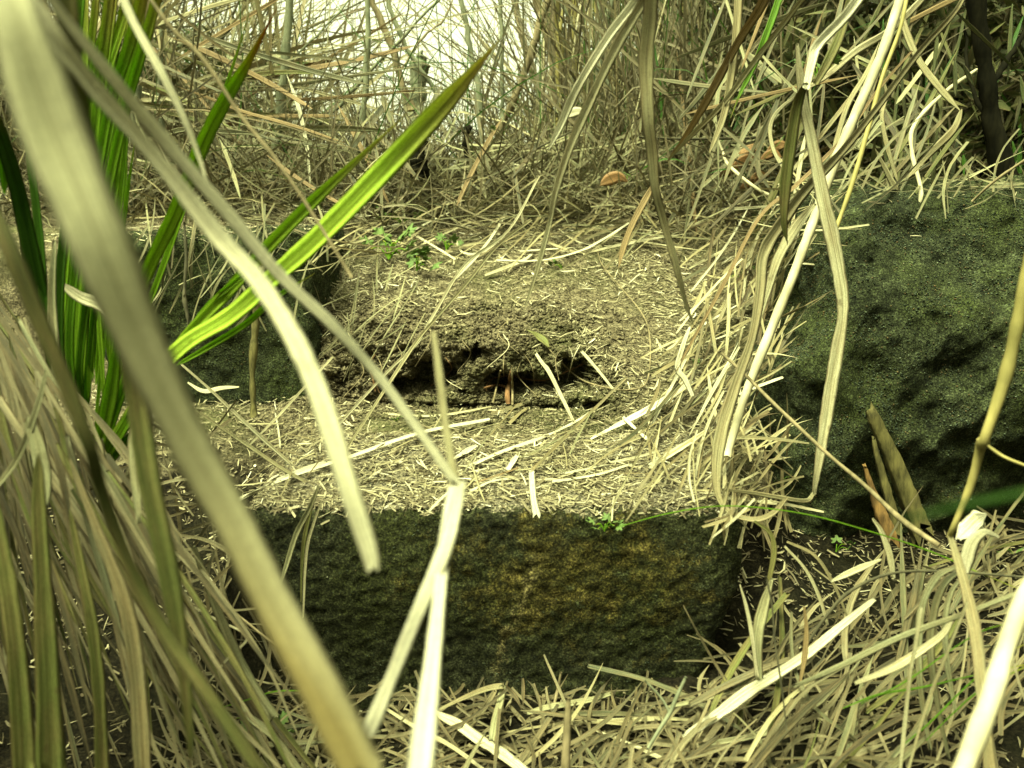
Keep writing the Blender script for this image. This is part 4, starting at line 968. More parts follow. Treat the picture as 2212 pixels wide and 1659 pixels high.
blade('short brown tip hanging beside the widest hanging blade', D([(1418, 385, 10), (1400, 420, 14), (1368, 480, 14), (1348, 530, 14), (1336, 580, 8)], 1.7), 'brown', .9, taper=(.2, .15))
blade('bright bent blade folded sharply near the top right', D([(1880, -40, 24), (1830, 30, 26), (1768, 96, 24), (1755, 130, 20), (1742, 190, 16)], 1.5), 'pale', .9, 'leaf', .2)
blade('upper half of the olive blade above the fold', D([(1845, -40, 18), (1820, 60, 20), (1790, 130, 22), (1762, 180, 14)], 1.6), 'olive', .9, 'leaf', .3)
blade('olive brown blade hanging straight down from the fold', D([(1742, 180, 12), (1724, 220, 24), (1710, 300, 29), (1697, 400, 27), (1694, 480, 16), (1702, 530, 6)], 1.5, 1.6), 'olive', .8, 'leaf', .5, taper=(0, .1))
blade('long pale blade hanging down over the left side of the boulder', D([(1722, 94, 7), (1728, 160, 16), (1736, 220, 22), (1754, 306, 24), (1779, 432, 29), (1803, 540, 30), (1821, 660, 24), (1808, 760, 27), (1793, 850, 28), (1779, 940, 24), (1766, 1020, 16), (1758, 1068, 9)], 1.5, 1.65), 'straw', .85, 'leaf', .15)
blade('end of the long pale blade folded back along the ground', D([(1758, 1066, 10), (1742, 1082, 12), (1690, 1076, 11), (1620, 1064, 10), (1560, 1058, 6)], 1.64, 1.62), 'straw', .6, 'flat', .3)
blade('pale grey round cane leaning from lower left to upper right', D([(1570, 985, 16), (1600, 885, 18), (1617, 835, 19), (1638, 781, 20), (1689, 655, 21), (1714, 594, 20), (1754, 486, 20), (1786, 396, 22), (1822, 306, 22), (1862, 216, 22), (1908, 108, 21), (1944, 0, 20), (1960, -50, 20)], 1.78, 1.9), 'caneskin', sec='tube', name='cane', cat='cane')
blade('thin cane running parallel right of the pale grey one', D([(1800, 510, 9), (1840, 400, 10), (1875, 280, 10), (1905, 170, 9), (1945, 60, 9), (1965, -40, 8)], 1.8, 1.85), 'olivecane', sec='tube', name='cane', cat='cane')
blade('dark brown folded blade slanting down left in the upper right', D([(1665, -40, 26), (1640, 20, 26), (1595, 90, 24), (1527, 216, 22), (1480, 295, 14), (1444, 345, 5)], 1.9, 2.1), 'brown', .9, 'leaf', .5)
blade('straw edged blade slanting beside the dark brown one', D([(1755, -30, 12), (1720, 15, 14), (1635, 126, 14), (1563, 223, 13), (1490, 296, 10), (1440, 350, 4)], 1.85, 2.1), 'straw', .8, 'leaf', .3)
blade('pale olive blade narrowing downward left of the pale green one', D([(1596, -40, 20), (1592, 60, 20), (1580, 160, 19), (1566, 240, 17), (1545, 300, 10), (1532, 330, 4)], 2.0), 'straw', .5, 'leaf', .3)
blade('pale green blade among the upper right straws', D([(1692, -30, 18), (1665, 50, 17), (1630, 140, 14), (1600, 200, 10), (1578, 255, 4)], 2.0), 'green', .35, 'leaf', .3, name='green_blade', cat='green blade', taper=(0, .3))
blade('big looped straw blade that falls to the ground and curls back right', D([(2095, -30, 10), (2060, 30, 14), (1984, 115, 16), (1894, 234, 17), (1822, 324, 20), (1740, 412, 26), (1690, 480, 30), (1650, 550, 30), (1642, 630, 24), (1625, 730, 20), (1590, 830, 24), (1562, 920, 30), (1549, 1000, 26), (1552, 1070, 14), (1580, 1108, 12), (1630, 1122, 12), (1670, 1108, 12), (1700, 1075, 6)], 1.7, 1.5), 'straw', .5, 'leaf', .4)
blade('second straw blade lying beside the looped one', D([(1760, 440, 10), (1720, 490, 24), (1680, 560, 22), (1655, 640, 14), (1630, 720, 12), (1610, 790, 16), (1570, 870, 18)], 1.65, 1.75), 'straw', .8, 'leaf', -.3)
blade('long narrow straw from the slope up to the right', D([(1460, 800, 5), (1560, 620, 8), (1640, 470, 9), (1720, 400, 9), (1820, 300, 8), (1900, 190, 7), (1970, 110, 5)], 1.95), 'brown', .5, 'leaf', .2)
blade('wide grey zigzag blade in the upper right shade', D([(1905, 260, 10), (1850, 320, 14), (1905, 240, 2)], 2.3), 'greystraw', .8)
for lb, pts, d in [
    ('pale blade falling from the top edge to the zigzag in the upper right', [(1935, -30, 12), (1955, 60, 15), (1985, 130, 16), (2030, 190, 16), (2075, 240, 10)], 2.2),
    ('pale blade rising to the right under the zigzag', [(2078, 235, 8), (2060, 280, 18), (2010, 330, 16), (1960, 385, 8)], 2.2),
    ('broad pale blade slanting behind the leaning grey cane', [(2010, -20, 14), (1930, 60, 18), (1850, 110, 16), (1790, 160, 14), (1730, 200, 6)], 2.3),
    ('straight pale blade pointing up right of the olive hanging blade', [(1780, 410, 6), (1800, 330, 10), (1830, 230, 12), (1870, 160, 10), (1900, 90, 4)], 2.4),
    ('crooked pale strip standing on the boulder shoulder', [(1938, 390, 8), (1915, 310, 10), (1905, 250, 11), (1915, 200, 8), (1895, 150, 4)], 2.35),
    ('pale leaning strip low on the right side of the crest', [(1965, 470, 12), (1940, 420, 16), (1915, 370, 12), (1890, 320, 4)], 2.35),
    ('pale curl hanging above the orange leaves', [(1750, 190, 6), (1690, 230, 8), (1665, 270, 10), (1670, 320, 10), (1695, 370, 7)], 2.5),
]:
    blade(lb, D(pts, d), 'straw', U(.6, 1), 'flat', .2, taper=(.05, .1))
# dark leafy right corner: narrow hanging leaves
for k in range(70):
    x0, y0 = random.choice((U(1900, 2100), U(1900, 2100), U(2185, 2230))), U(-20, 400); L = U(40, 170); a = random.gauss(0, .35)
    mt = random.choice(('darkleaf', 'darkleaf', 'darkleaf', 'darkleaf', 'deepgreen')); q4 = [(x0, y0, 3), (x0 + a * L, y0 + L, 14)]
    blade(describe(q4, mt, 'hanging leaf', ('left of the black trunk' if x0 < 2100 else 'right of the black trunk') + (', high up' if y0 < 130 else ', half way up' if y0 < 270 else ', low down')), D([(x0, y0, 3), (x0 + a * L * .3, y0 + L * .3, U(6, 12)), (x0 + a * L * .7, y0 + L * .7, U(5, 10)), (x0 + a * L, y0 + L, 2)], U(2.4, 3.1)), mt, random.random(), 'flat', U(-.6, .6), name='hanging_leaf', cat='leaf', group='narrow leaves hanging in the dark upper right corner', per=4)

# canes crossing the right edge
blade('olive cane with a knot crossing the boulder at the right edge', D([(2245, 480, 26), (2218, 590, 26), (2196, 709, 27), (2171, 817, 26), (2128, 945, 21), (2124, 955, 26), (2118, 968, 20), (2098, 1045, 17), (2064, 1130, 13), (2050, 1160, 12)], 1.05, 1.2), 'olivecane', sec='tube', name='cane', cat='cane')
blade('thin side shoot growing from the knot of the olive cane', D([(2124, 955, 5), (2150, 975, 7), (2175, 990, 6), (2225, 1010, 6)], 1.12, 1.1), 'olivecane', sec='tube', name='twig', cat='twig')
blade('pale thick cane at the bottom right corner', D([(2240, 1230, 34), (2212, 1296, 38), (2171, 1404, 40), (2139, 1512, 44), (2070, 1690, 44)], .80, .72), 'caneskin', sec='tube', name='cane', cat='cane')
blade('olive brown blade continuing down from the cane to the bottom right', D([(2050, 1150, 10), (2063, 1190, 16), (2078, 1240, 20), (2098, 1320, 24), (2112, 1400, 26), (2122, 1500, 26), (2142, 1690, 26)], 1.2, 1.05), 'straw', .4, 'leaf', .2)
blade('thin brown twig slanting across the foot of the boulder', D([(1559, 763, 6), (1610, 810, 7), (1678, 878, 8), (1786, 979, 8), (1870, 1050, 9), (1948, 1123, 12), (2030, 1180, 12)], 1.7, 1.25), 'twig', sec='tube', name='twig', cat='twig')
blade('bright green grass thread arching over the right end of the block', D([(1330, 1140, 1.5), (1444, 1109, 2.5), (1570, 1093, 2.8), (1732, 1109, 2.8), (1894, 1152, 3), (2020, 1195, 3), (2110, 1235, 2.6), (2220, 1280, 2)], 1.42, 1.35), 'green', .5, 'flat', .1, name='grass_thread', cat='green grass')
for lb, pts in [('thin green grass thread at lower right, upper one', [(1860, 1520, 2), (1960, 1470, 3), (2060, 1400, 3), (2130, 1360, 3), (2210, 1340, 2)]),
                ('thin green grass thread at lower right, nearly level', [(1820, 1530, 2), (1900, 1500, 5), (1990, 1485, 4), (2090, 1462, 3), (2220, 1435, 3)]),
                ('thin green grass thread at lower right, steepest', [(1950, 1610, 2), (2010, 1560, 4), (2080, 1490, 4), (2150, 1430, 3), (2215, 1390, 2)]),
                ('thin green grass thread at the very bottom right', [(2000, 1600, 2), (2060, 1540, 3), (2120, 1490, 4), (2225, 1435, 3)])]:
    blade(lb, D(pts, 1.2), 'green', .2, 'flat', .1, name='grass_thread', cat='green grass')
blade('faint green thread across the lower left floor', D([(1270 * .36, 1535, 2), (540, 1510, 3), (600, 1493, 3), (680, 1494, 2)], 1.4), 'green', .4, 'flat', .1, name='grass_thread', cat='green grass')
blade('broad pale leaf arching over at the foot of the olive cane', D([(2158, 1160, 6), (2128, 1150, 16), (2102, 1172, 30), (2090, 1210, 32), (2086, 1240, 14)], 1.25), 'pale', .4, 'flat', .2)
blade('torn whitish scrap of leaf behind the arching leaf', D([(2130, 1112, 8), (2110, 1125, 32), (2090, 1145, 26), (2066, 1166, 8)], 1.45), 'pale', .9, 'flat', .4, rough=.5, ragged=1.5)
blade('long grey blade running level through the lower right heap', D([(2230, 1268, 8), (2085, 1325, 12), (1948, 1375, 13), (1804, 1444, 13), (1714, 1483, 8)], 1.15, 1.25), 'greystraw', .8, 'flat', .1)
blade('bright yellow brown blade under the long grey one', D([(1847, 1476, 8), (1930, 1442, 18), (2000, 1398, 18), (2040, 1366, 14), (2062, 1325, 5)], 1.25), 'straw', .8, 'leaf', .2)
blade('pale trough shaped stalk leading up through the lower right heap', D([(1478, 1592, 16), (1560, 1536, 24), (1617, 1494, 26), (1680, 1455, 22), (1750, 1408, 20), (1820, 1350, 18), (1890, 1294, 10)], 1.42, 1.5), 'pale', .5, 'leaf', .1)
blade('dark curved twig arching over the lower right heap', D([(1744, 1390, 6), (1790, 1325, 7), (1840, 1275, 7), (1930, 1238, 6), (2056, 1235, 6), (2225, 1248, 5)], 1.4, 1.35), 'darktwig', sec='tube', name='twig', cat='twig')
blade('thin black stem hanging in front of the lower right heap', D([(1655, 1245, 4), (1668, 1310, 4), (1674, 1386, 4), (1688, 1480, 4), (1700, 1580, 3)], 1.25), 'darktwig', sec='tube', name='twig', cat='twig')
blade('curved straw hooking down from the end of the looped blade', D([(1630, 1126, 6), (1664, 1152, 10), (1672, 1195, 12), (1660, 1260, 10)], 1.5), 'olive', .9, 'leaf', .1)
for lb, pts, d, mt, rn in [
    ('upright pale strip right of the stained block', [(1668, 1250, 8), (1650, 1310, 24), (1636, 1380, 24), (1640, 1470, 16)], 1.42, 'greystraw', .95),
    ('narrow sharp strip beside the lower corner of the stained block', [(1598, 1262, 3), (1612, 1310, 8), (1624, 1370, 9), (1636, 1462, 7)], 1.40, 'straw', .9),
    ('brown blade standing upright in the heap', [(1737, 1310, 5), (1742, 1360, 9), (1738, 1420, 12), (1728, 1475, 6)], 1.35, 'brown', .9),
    ('pale shredded stub pointing up in the heap', [(1885, 1120, 5), (1905, 1150, 12), (1922, 1200, 14), (1930, 1250, 10)], 1.5, 'straw', .8),
    ('dropping straw between block and boulder, left', [(1695, 1180, 5), (1740, 1230, 7), (1770, 1290, 8), (1788, 1350, 6)], 1.5, 'straw', .8),
    ('curved straw beside the pale stub', [(1700, 1170, 5), (1760, 1200, 7), (1800, 1260, 7), (1830, 1330, 4)], 1.55, 'straw', .5),
    ('thin vertical straw at the lower right', [(1990, 1312, 7), (1978, 1390, 8), (1966, 1458, 8), (1955, 1560, 8), (1942, 1690, 7)], 1.1, 'straw', .8),
    ('slanted thin straw right of the vertical one', [(2090, 1300, 6), (2050, 1400, 7), (2013, 1494, 7), (1985, 1580, 6), (1955, 1690, 6)], 1.08, 'straw', .6),
    ('arched grey blade, outer one of the bundle below the arching leaf', [(2070, 1222, 8), (2025, 1245, 14), (1995, 1300, 16), (1985, 1380, 16), (1990, 1500, 12), (2010, 1620, 8)], 1.3, 'greystraw', .7),
    ('arched grey blade, middle one of the bundle below the arching leaf', [(2075, 1232, 8), (2040, 1262, 16), (2018, 1320, 18), (2010, 1400, 18), (2025, 1520, 12), (2050, 1640, 8)], 1.3, 'greystraw', .5),
    ('arched grey blade, inner one of the bundle below the arching leaf', [(2080, 1245, 6), (2055, 1280, 12), (2042, 1340, 14), (2046, 1430, 12), (2065, 1540, 8)], 1.28, 'greystraw', .9),
    ('curled pale leaf above the lower right bundle', [(1795, 1256, 4), (1830, 1240, 14), (1870, 1222, 12), (1905, 1208, 4)], 1.45, 'straw', .9),
    ('thin pale curved straw at the far right edge', [(2215, 1300, 4), (2192, 1340, 6), (2186, 1400, 5), (2200, 1470, 5), (2225, 1540, 4)], 1.1, 'straw', .9),
]:
    blade(lb, D(pts, d), mt, rn, 'leaf', .2)

# ================================================================== straws on the ledge and on the step
G = [
    ('brightest long straw on the left half of the ledge', [(512, 1084, 6), (600, 1040, 8), (700, 1005, 9), (757, 986, 11), (905, 935, 14), (1060, 905, 12)], 'pale', .9, .012),
    ('thin brown edged straw above the brightest one', [(826, 893, 5), (900, 898, 8), (959, 896, 8), (1063, 878, 5)], 'straw', .8, .010),
    ('long straw crossing the middle of the ledge', [(1009, 1008, 10), (1085, 975, 11), (1175, 943, 9), (1240, 912, 7), (1290, 880, 4)], 'pale', .6, .012),
    ('long brownish stick straw rising right across the ledge', [(1143, 1022, 7), (1190, 975, 8), (1247, 918, 8), (1300, 868, 7), (1353, 815, 6)], 'straw', .3, .02),
    ('bright wide blade at the right of the ledge', [(1276, 948, 5), (1330, 920, 12), (1391, 889, 16), (1450, 855, 16), (1497, 820, 12)], 'pale', 1., .018),
    ('short white chip near the bright node', [(977, 993, 9), (1004, 976, 15), (1031, 961, 7)], 'pale', .7, .014),
    ('short white chip leaning right of the first', [(1096, 1016, 12), (1106, 1000, 13), (1118, 982, 9)], 'pale', .7, .014),
    ('low thin straw at the front of the ledge', [(800 * .36 + 725, 1062, 6), (1060, 1040, 7), (1106, 1033, 4)], 'pale', .7, .008),
    ('short straw pointing at the front lip, left', [(926, 1105, 5), (955, 1075, 7), (985, 1050, 6)], 'pale', .5, .008),
    ('thin dark straw along the middle of the ledge', [(1000, 1050, 4), (1060, 1032, 5), (1120, 1010, 5)], 'brown', .7, .008),
    ('long thin straw near the right front of the ledge', [(1193, 1040, 6), (1250, 1032, 7), (1301, 1022, 7), (1366, 1001, 5)], 'pale', .7, .010),
    ('thick pale blade at the right end of the ledge', [(1402, 1008, 12), (1440, 985, 16), (1492, 953, 14), (1540, 920, 8)], 'pale', .3, .016),
    ('short curled straw in the centre of the ledge', [(1258, 1028, 3), (1320, 975, 5), (1370, 950, 6), (1400, 940, 5)], 'straw', .6, .010),
    ('forked straw at the right of the ledge', [(1345, 900, 8), (1372, 925, 10), (1400, 950, 9)], 'pale', .8, .014),
    ('dull wide blade lying at the back of the ledge', [(1060, 893, 8), (1090, 885, 12), (1130, 872, 10)], 'straw', .3, .010),
    ('short dull chip beside the dull wide blade', [(1100, 915, 8), (1120, 895, 9), (1140, 880, 8)], 'straw', .4, .012),
    ('pale blade at the lower left of the ledge', [(511, 1080, 9), (560, 1055, 11), (612, 1033, 12), (660, 1012, 11), (706, 997, 8)], 'pale', .5, .016),
    ('horizontal blade on the dark ground right of the block top', [(1545, 1068, 10), (1600, 1080, 13), (1690, 1088, 14), (1780, 1106, 6)], 'straw', .9, .03),
    ('long straw lying across the upper slope, left part', [(780, 500, 6), (880, 480, 8), (960, 455, 9), (1060, 438, 12), (1140, 410, 10)], 'pale', .6, .02),
    ('brown blade lying across the upper slope above it', [(800, 440, 10), (880, 425, 16), (940, 410, 14), (985, 392, 6)], 'brown', 1., .02),
    ('thin straw continuing right along the upper slope', [(1000, 450, 6), (1090, 432, 8), (1170, 435, 8), (1250, 452, 5)], 'straw', .5, .015),
    ('curved yellow straw on the left of the upper slope', [(985, 520, 4), (1000, 545, 6), (1040, 545, 7), (1090, 510, 6)], 'straw', .9, .014),
    ('straw slanting over the dark hollow on the slope', [(1048, 595, 6), (1085, 580, 9), (1130, 562, 8), (1150, 548, 5)], 'straw', .9, .014),
    ('white kinked strip on the right of the upper slope', [(1525, 380, 5), (1540, 395, 9), (1560, 420, 9), (1582, 445, 5)], 'pale', .9, .014),
    ('folded blade standing against the foot of the stained block', [(948, 1533, 7), (1000, 1508, 11), (1050, 1488, 13), (1086, 1481, 14)], 'straw', .5, .05),
    ('leg of the folded blade pointing down to the ground', [(1086, 1481, 14), (1080, 1515, 16), (1070, 1555, 18), (1062, 1600, 14)], 'greystraw', .9, .05),
    ('broad yellow blade at bottom centre', [(935, 1538, 16), (985, 1562, 24), (1040, 1600, 26), (1090, 1632, 26), (1150, 1680, 20)], 'straw', 1., .04),
    ('thin blade under the broad yellow one', [(820, 1522, 6), (905, 1575, 10), (980, 1615, 9), (1080, 1690, 8)], 'straw', .8, .03),
    ('curved blade below the middle of the stained block', [(1139, 1541, 8), (1180, 1528, 13), (1229, 1520, 14), (1280, 1510, 13), (1319, 1498, 10)], 'greystraw', 1., .03),
    ('long level blade at the bottom right of centre', [(1236, 1562, 9), (1340, 1556, 11), (1430, 1552, 10), (1500, 1556, 5)], 'straw', .7, .03),
    ('long thin level blade below it', [(1050, 1590, 4), (1150, 1572, 6), (1260, 1558, 7), (1400, 1570, 6)], 'straw', .6, .025),
]
for lb, pts, mt, rn, lf in G:
    thin = max(p[2] for p in pts) < 11
    lying(lb, pts, mt, rn, 'leaf', 0., lift=lf, name='straw' if thin else 'dry_blade', cat='straw' if thin else 'dead leaf blade')
lying('dull green grey stub of stick standing at the foot of the block', [(1198, 1520, 6), (1206, 1485, 7), (1212, 1452, 5)], 'twig', sec='tube', lift=.03, name='twig', cat='twig')
blade('thick grey brown stalk standing at bottom centre', D([(1221, 1700, 19), (1223, 1620, 19), (1226, 1560, 17), (1228, 1508, 8)], 1.25), 'twig', sec='tube', name='cane', cat='cane')
blade('grey forked twig at bottom right of centre', D([(1400, 1616, 7), (1425, 1575, 8), (1447, 1540, 9), (1462, 1505, 8), (1482, 1462, 7)], 1.38), 'bark', sec='tube', name='twig', cat='twig')
blade('small arm of the grey forked twig', D([(1447, 1542, 6), (1430, 1510, 6), (1393, 1470, 4)], 1.38), 'bark', sec='tube', name='twig', cat='twig')
blade('bright white split strip hanging over the front lip of the block', D([(1148, 1018, 14), (1150, 1050, 15), (1153, 1080, 16), (1160, 1116, 18)], 1.555, 1.535), 'pale', 1., 'flat', .1, ragged=1.)
blade('long straw leaning from the slope down to the ledge, left one', D([(1165, 380, 5), (1099, 497, 6), (1006, 570, 7), (941, 673, 7), (898, 745, 7), (840, 800, 6), (720, 930, 5)], 2.5, 1.95), 'straw', .9, 'leaf', .1)
blade('long straw leaning from the slope down to the ledge, right one', D([(1148, 474, 7), (1074, 532, 7), (1010, 610, 7), (955, 673, 7), (905, 731, 8), (851, 812, 8), (750, 968, 5)], 2.35, 1.9), 'straw', .7, 'leaf', .1)
blade('broken straw leaning against the soil step', D([(1157, 763, 6), (1172, 785, 8), (1186, 803, 9), (1212, 855, 9), (1240, 912, 6)], 2.2, 2.05), 'straw', .9, 'leaf', .1)
blade('short straw leaning at the right end of the soil step', D([(1256, 758, 7), (1290, 797, 7), (1324, 840, 5)], 2.22, 2.15), 'straw', .9, 'leaf', .1)
blade('pale bent strip at the right of the step', D([(1490, 706, 6), (1475, 750, 12), (1464, 795, 13), (1480, 820, 13), (1496, 855, 8)], 1.95), 'pale', .9, 'flat', .1)
blade('upper straw jutting right over the dark gap left of the ledge', D([(389, 785, 5), (450, 838, 6), (504, 889, 8), (570, 950, 9), (632, 1005, 6)], 1.75, 1.8), 'straw', .9, 'leaf')
blade('lower straw jutting right over the dark gap left of the ledge', D([(421, 885, 4), (480, 925, 6), (540, 965, 8), (610, 1012, 8), (680, 1052, 5)], 1.7, 1.75), 'straw', .7, 'leaf')
blade('thin straw rising right out of the dark gap', D([(540, 960, 4), (600, 900, 5), (650, 845, 6), (720, 770, 5)], 2.0, 2.2), 'straw', .8, 'leaf')
blade('curled pale leaf pair in front of the back stone', D([(405, 826, 5), (440, 845, 11), (480, 838, 12), (516, 836, 4)], 1.95), 'straw', .9, 'flat', .4)
blade('wide strip hanging over the left part of the stained block', D([(688, 1050, 6), (668, 1100, 11), (641, 1152, 13), (622, 1210, 11), (604, 1270, 4)], 1.50), 'greystraw', 1., 'leaf', .2)
blade('thin strip hanging right of the wide one', D([(694, 1085, 4), (678, 1130, 6), (664, 1180, 7), (658, 1250, 6), (655, 1335, 3)], 1.50), 'straw', .8, 'leaf', .1)
blade('thin strip between the two hanging ones', D([(680, 1070, 4), (660, 1150, 10), (652, 1220, 6), (650, 1300, 2)], 1.52), 'olive', .8, 'leaf', .1)
blade('long pale strip standing in the dark lower left', D([(418, 1181, 10), (440, 1240, 16), (468, 1314, 18), (500, 1390, 22), (533, 1458, 22), (592, 1552, 24)], 1.25, 1.35), 'greystraw', 1., 'leaf', .2)
blade('lower strip following the long pale one to the ground', D([(492, 1500, 8), (540, 1550, 16), (590, 1590, 18), (650, 1670, 18)], 1.35), 'greystraw', .9, 'leaf', .2)
blade('bent thin straw with a sharp elbow at lower left', D([(420, 1312, 4), (470, 1340, 5), (533, 1376, 5), (490, 1425, 6), (445, 1482, 4)], 1.35), 'straw', .9, 'flat')
blade('brown thin stem running down to the broad blurred blade', D([(400, 1190, 5), (470, 1290, 5), (540, 1350, 5), (600, 1398, 5), (640, 1420, 4)], 1.45), 'twig', sec='tube', name='twig', cat='twig')

# wiry vine over the soil step, with its curled leaf
P3, Wd = path_ground([(1262, 470, 2), (1287, 529, 2.2), (1301, 572, 2.4), (1345, 625, 2.6), (1384, 673, 2.8), (1402, 716, 3), (1404, 790, 3.4), (1392, 832, 3.6), (1355, 842, 3.6), (1319, 839, 3.6), (1258, 821, 3.6), (1211, 781, 3.6), (1172, 738, 3)], .006, 8)
ve = empty('vine', P3[0], 'wiry yellow brown vine curling over the right end of the soil step', 'vine')
put('stem', '', None, sweep(P3, Wd, TOCAM, 'tube', 0., .5, 3, .08), 'twig', parent=ve)
P3, Wd = path_ground([(1138, 712, 3), (1158, 722, 12), (1175, 735, 20), (1186, 750, 5)], .02, 6)
put('leaf', '', None, sweep(P3, Wd, GNRM, 'leaf', .2, .8, 5, .1), 'olive', parent=ve)
# roots in the hollow
for lb, pts, mt in [('thick orange root in the hollow of the soil step', [(1098, 872, 10), (1096, 850, 12), (1100, 825, 9), (1104, 800, 5)], 'root'),
                    ('orange root running left from the thick one', [(1098, 838, 7), (1075, 832, 6), (1045, 838, 4)], 'root'),
                    ('pale upright rootlet right of the thick orange root', [(1107, 874, 5), (1107, 840, 5), (1105, 790, 4)], 'twig'),
                    ('grey rootlet left of the thick orange root', [(1065, 870, 4), (1073, 835, 4), (1081, 800, 4)], 'twig'),
                    ('fine looping rootlet across the hollow', [(1050, 845, 2), (1058, 822, 2), (1100, 812, 2), (1170, 822, 2), (1230, 800, 2), (1260, 786, 2)], 'root')]:
    lying(lb, pts, mt, sec='tube', name='root', cat='root', lift=.02)
for k in range(16):
    x0, y0 = U(740, 1300), U(690, 800)
    lying('hair-fine rootlet hanging from the face of the soil step, %s' % ('left end' if x0 < 860 else 'left half' if x0 < 1010 else 'right half' if x0 < 1170 else 'right end'), [(x0, y0, 1.6), (x0 + U(-20, 20), y0 + 30, 1.8), (x0 + U(-40, 40), y0 + U(50, 90), 1.2)], random.choice(('twig', 'root', 'caneskin')), sec='tube', name='root', cat='root', lift=.012, group='rootlets on the face of the soil step')
# black twig hanging in front of the back stone
blade('dark dead stem with rootlets hanging down the back stone', D([(398, 480, 4), (402, 560, 6), (398, 640, 7), (406, 700, 6), (388, 760, 4)], 2.30), 'darktwig', sec='tube', name='twig', cat='twig', rough=.3)
blade('vertical brown rotting stem by the right edge of the back stone', D([(548, 900, 14), (545, 800, 16), (552, 700, 16), (556, 620, 12)], 2.25), 'rotwood', sec='tube', name='cane', cat='cane', rough=.2)

# ================================================================== small herbs
def lobed(nl=5, r=1.0, deep=.45):
    """outline of a lobed leaf, stalk at the origin, pointing +Y"""
    pts = []
    for i in range(nl * 6 + 1):
        a = -2.5 + 5.0 * i / (nl * 6); q = 1 - deep * (0.5 - 0.5 * math.cos(i / 6 * 2 * math.pi + math.pi)) 
        rr = r * q * (1 - .28 * (a / 2.5) ** 2)
        pts.append((math.sin(a) * rr * .62, r * .45 + math.cos(a) * rr * .55))
    return pts
LEAFS = []
for k in range(4):
    pts = lobed(5 if k % 2 else 7, 1, .35 + .06 * k); n = len(pts)
    V = [(0, .45, .06)] + [(x, y, -.10 * abs(x) + .05 * math.sin(9 * x + k)) for x, y in pts]
    V2 = V + [(a, b, c - .02) for a, b, c in V]; m0 = len(V)
    F = [(0, i, i + 1, i + 1) for i in range(1, n)]
    tris = [(0, i, i + 1) for i in range(1, n)] + [(m0, m0 + i + 1, m0 + i) for i in range(1, n)]
    A = [(.2 + .2 * k, v[0] * 2, v[1] * .05) for v in V2]
    LEAFS.append(mesh_np('leaf', V2, tris, M['herb'], A, smooth=True))
def herb(label, px, py, sz, n=5, mat='herb', spread=1.0, lift=.02, Yd=None, group=None, name='seedling'):
    h = hit(px, py); d = (h[0] - lift if h else 3.0) if Yd is None else Yd
    foot = CAM + ray(float(px), float(py)) * d; s = sz * d / FPX
    e = empty(name, foot, label, 'herb', group)
    for k in range(n):
        a = U(0, 6.28); r = s * U(.15, .6) * spread
        tip = np.array([math.cos(a) * r, math.sin(a) * r * .6 - .004, s * U(.1, .5)])
        mid = tip * .5 + np.array([0, 0, s * .15])
        P3 = catmull([(0, 0, 0), mid, tip], 4)
        _cnt[0] += 1
        V, F, A, T_ = sweep(P3, np.full(len(P3), s * .04), TOCAM, 'tube', 0, .5, 1)
        link('stem', mesh_np('stem', V, F, M['green'], A, T_), e)
        o = link('leaf', random.choice(LEAFS), e)
        o.location = Vector([float(q) for q in tip]); q = s * U(.35, .6); o.scale = (q, q, q)
        o.rotation_euler = (U(.2, 1.0), U(-.5, .5), a - math.pi / 2 + U(-.4, .4))
    return e
for lb, x, y, sz, n in [
    ('bright green lobed seedling at the bottom left', 585, 1590, 75, 6), ('dark green leaf cluster just left of the bright seedling', 540, 1565, 55, 3),
    ('small lobed green leaf at the foot of the boulder', 1806, 1192, 50, 3), ('green lobed leaf at the right edge below the boulder', 2170, 1195, 50, 3),
    ('moss green tuft on the front lip of the stained block', 1306, 1148, 50, 8), ('pale green sprig on the upper face of the slope', 1216, 586, 42, 3),
    ('green plantlet at the right side of the slope', 1600, 604, 50, 3), ('leafy green sprig behind the straws in mid slope', 1160, 475, 62, 7),
    ('blue green seedling at the top left of the slope', 800, 455, 60, 5), ('green seedling below the blue green one', 870, 490, 70, 6),
    ('straggly green herb in the left of the slope', 840, 560, 90, 8), ('green herb with yellow leaf above the soil step', 900, 585, 70, 6),
    ('green seedling near the long leaning straws', 965, 540, 55, 5), ('tiny two leaved seedling at the back of the ledge', 858, 912, 32, 3),
    ('single round green leaf at the foot of the thicket', 1065, 300, 40, 1), ('green leaf under the hanging blades', 1355, 392, 30, 2),
    ('tiny green seedling right of the ledge', 1500, 800, 34, 3), ('low green sprig on the back of the front block', 1690, 1040, 30, 2)]:
    herb(lb, x, y, sz, n)
herb('yellow green leafy shoot among the upper right straws', 1765, 175, 70, 4, Yd=1.9)
# orange dead leaves under the thicket
for k, (x, y, s_) in enumerate([(1622, 322, 26), (1665, 335, 22), (1610, 350, 30), (1680, 318, 24), (1640, 380, 20), (1240, 245, 24), (1575, 372, 24), (1325, 388, 30), (1620, 398, 22)]):
    lb = 'white scrap of leaf standing left of the hanging blades' if k == 5 else 'curled orange brown leaf, %s, in the litter below the upper right straws' % ['high left', 'high right', 'low left', 'topmost right', 'lowest', 'white', 'far left', 'apart to the left', 'low middle'][k]
    blade(lb, D([(x - s_, y + s_ * .4, 4), (x - s_ * .3, y, s_ * .9), (x + s_ * .4, y - s_ * .2, s_ * .8), (x + s_, y + U(-.6, .6) * s_, 4)], 2.9), 'pale' if k == 5 else 'rust', U(.4, 1), 'flat', U(-.5, .5), name='dead_leaf', cat='dead leaf', group=None if k == 5 else 'orange brown leaves below the upper right straws')

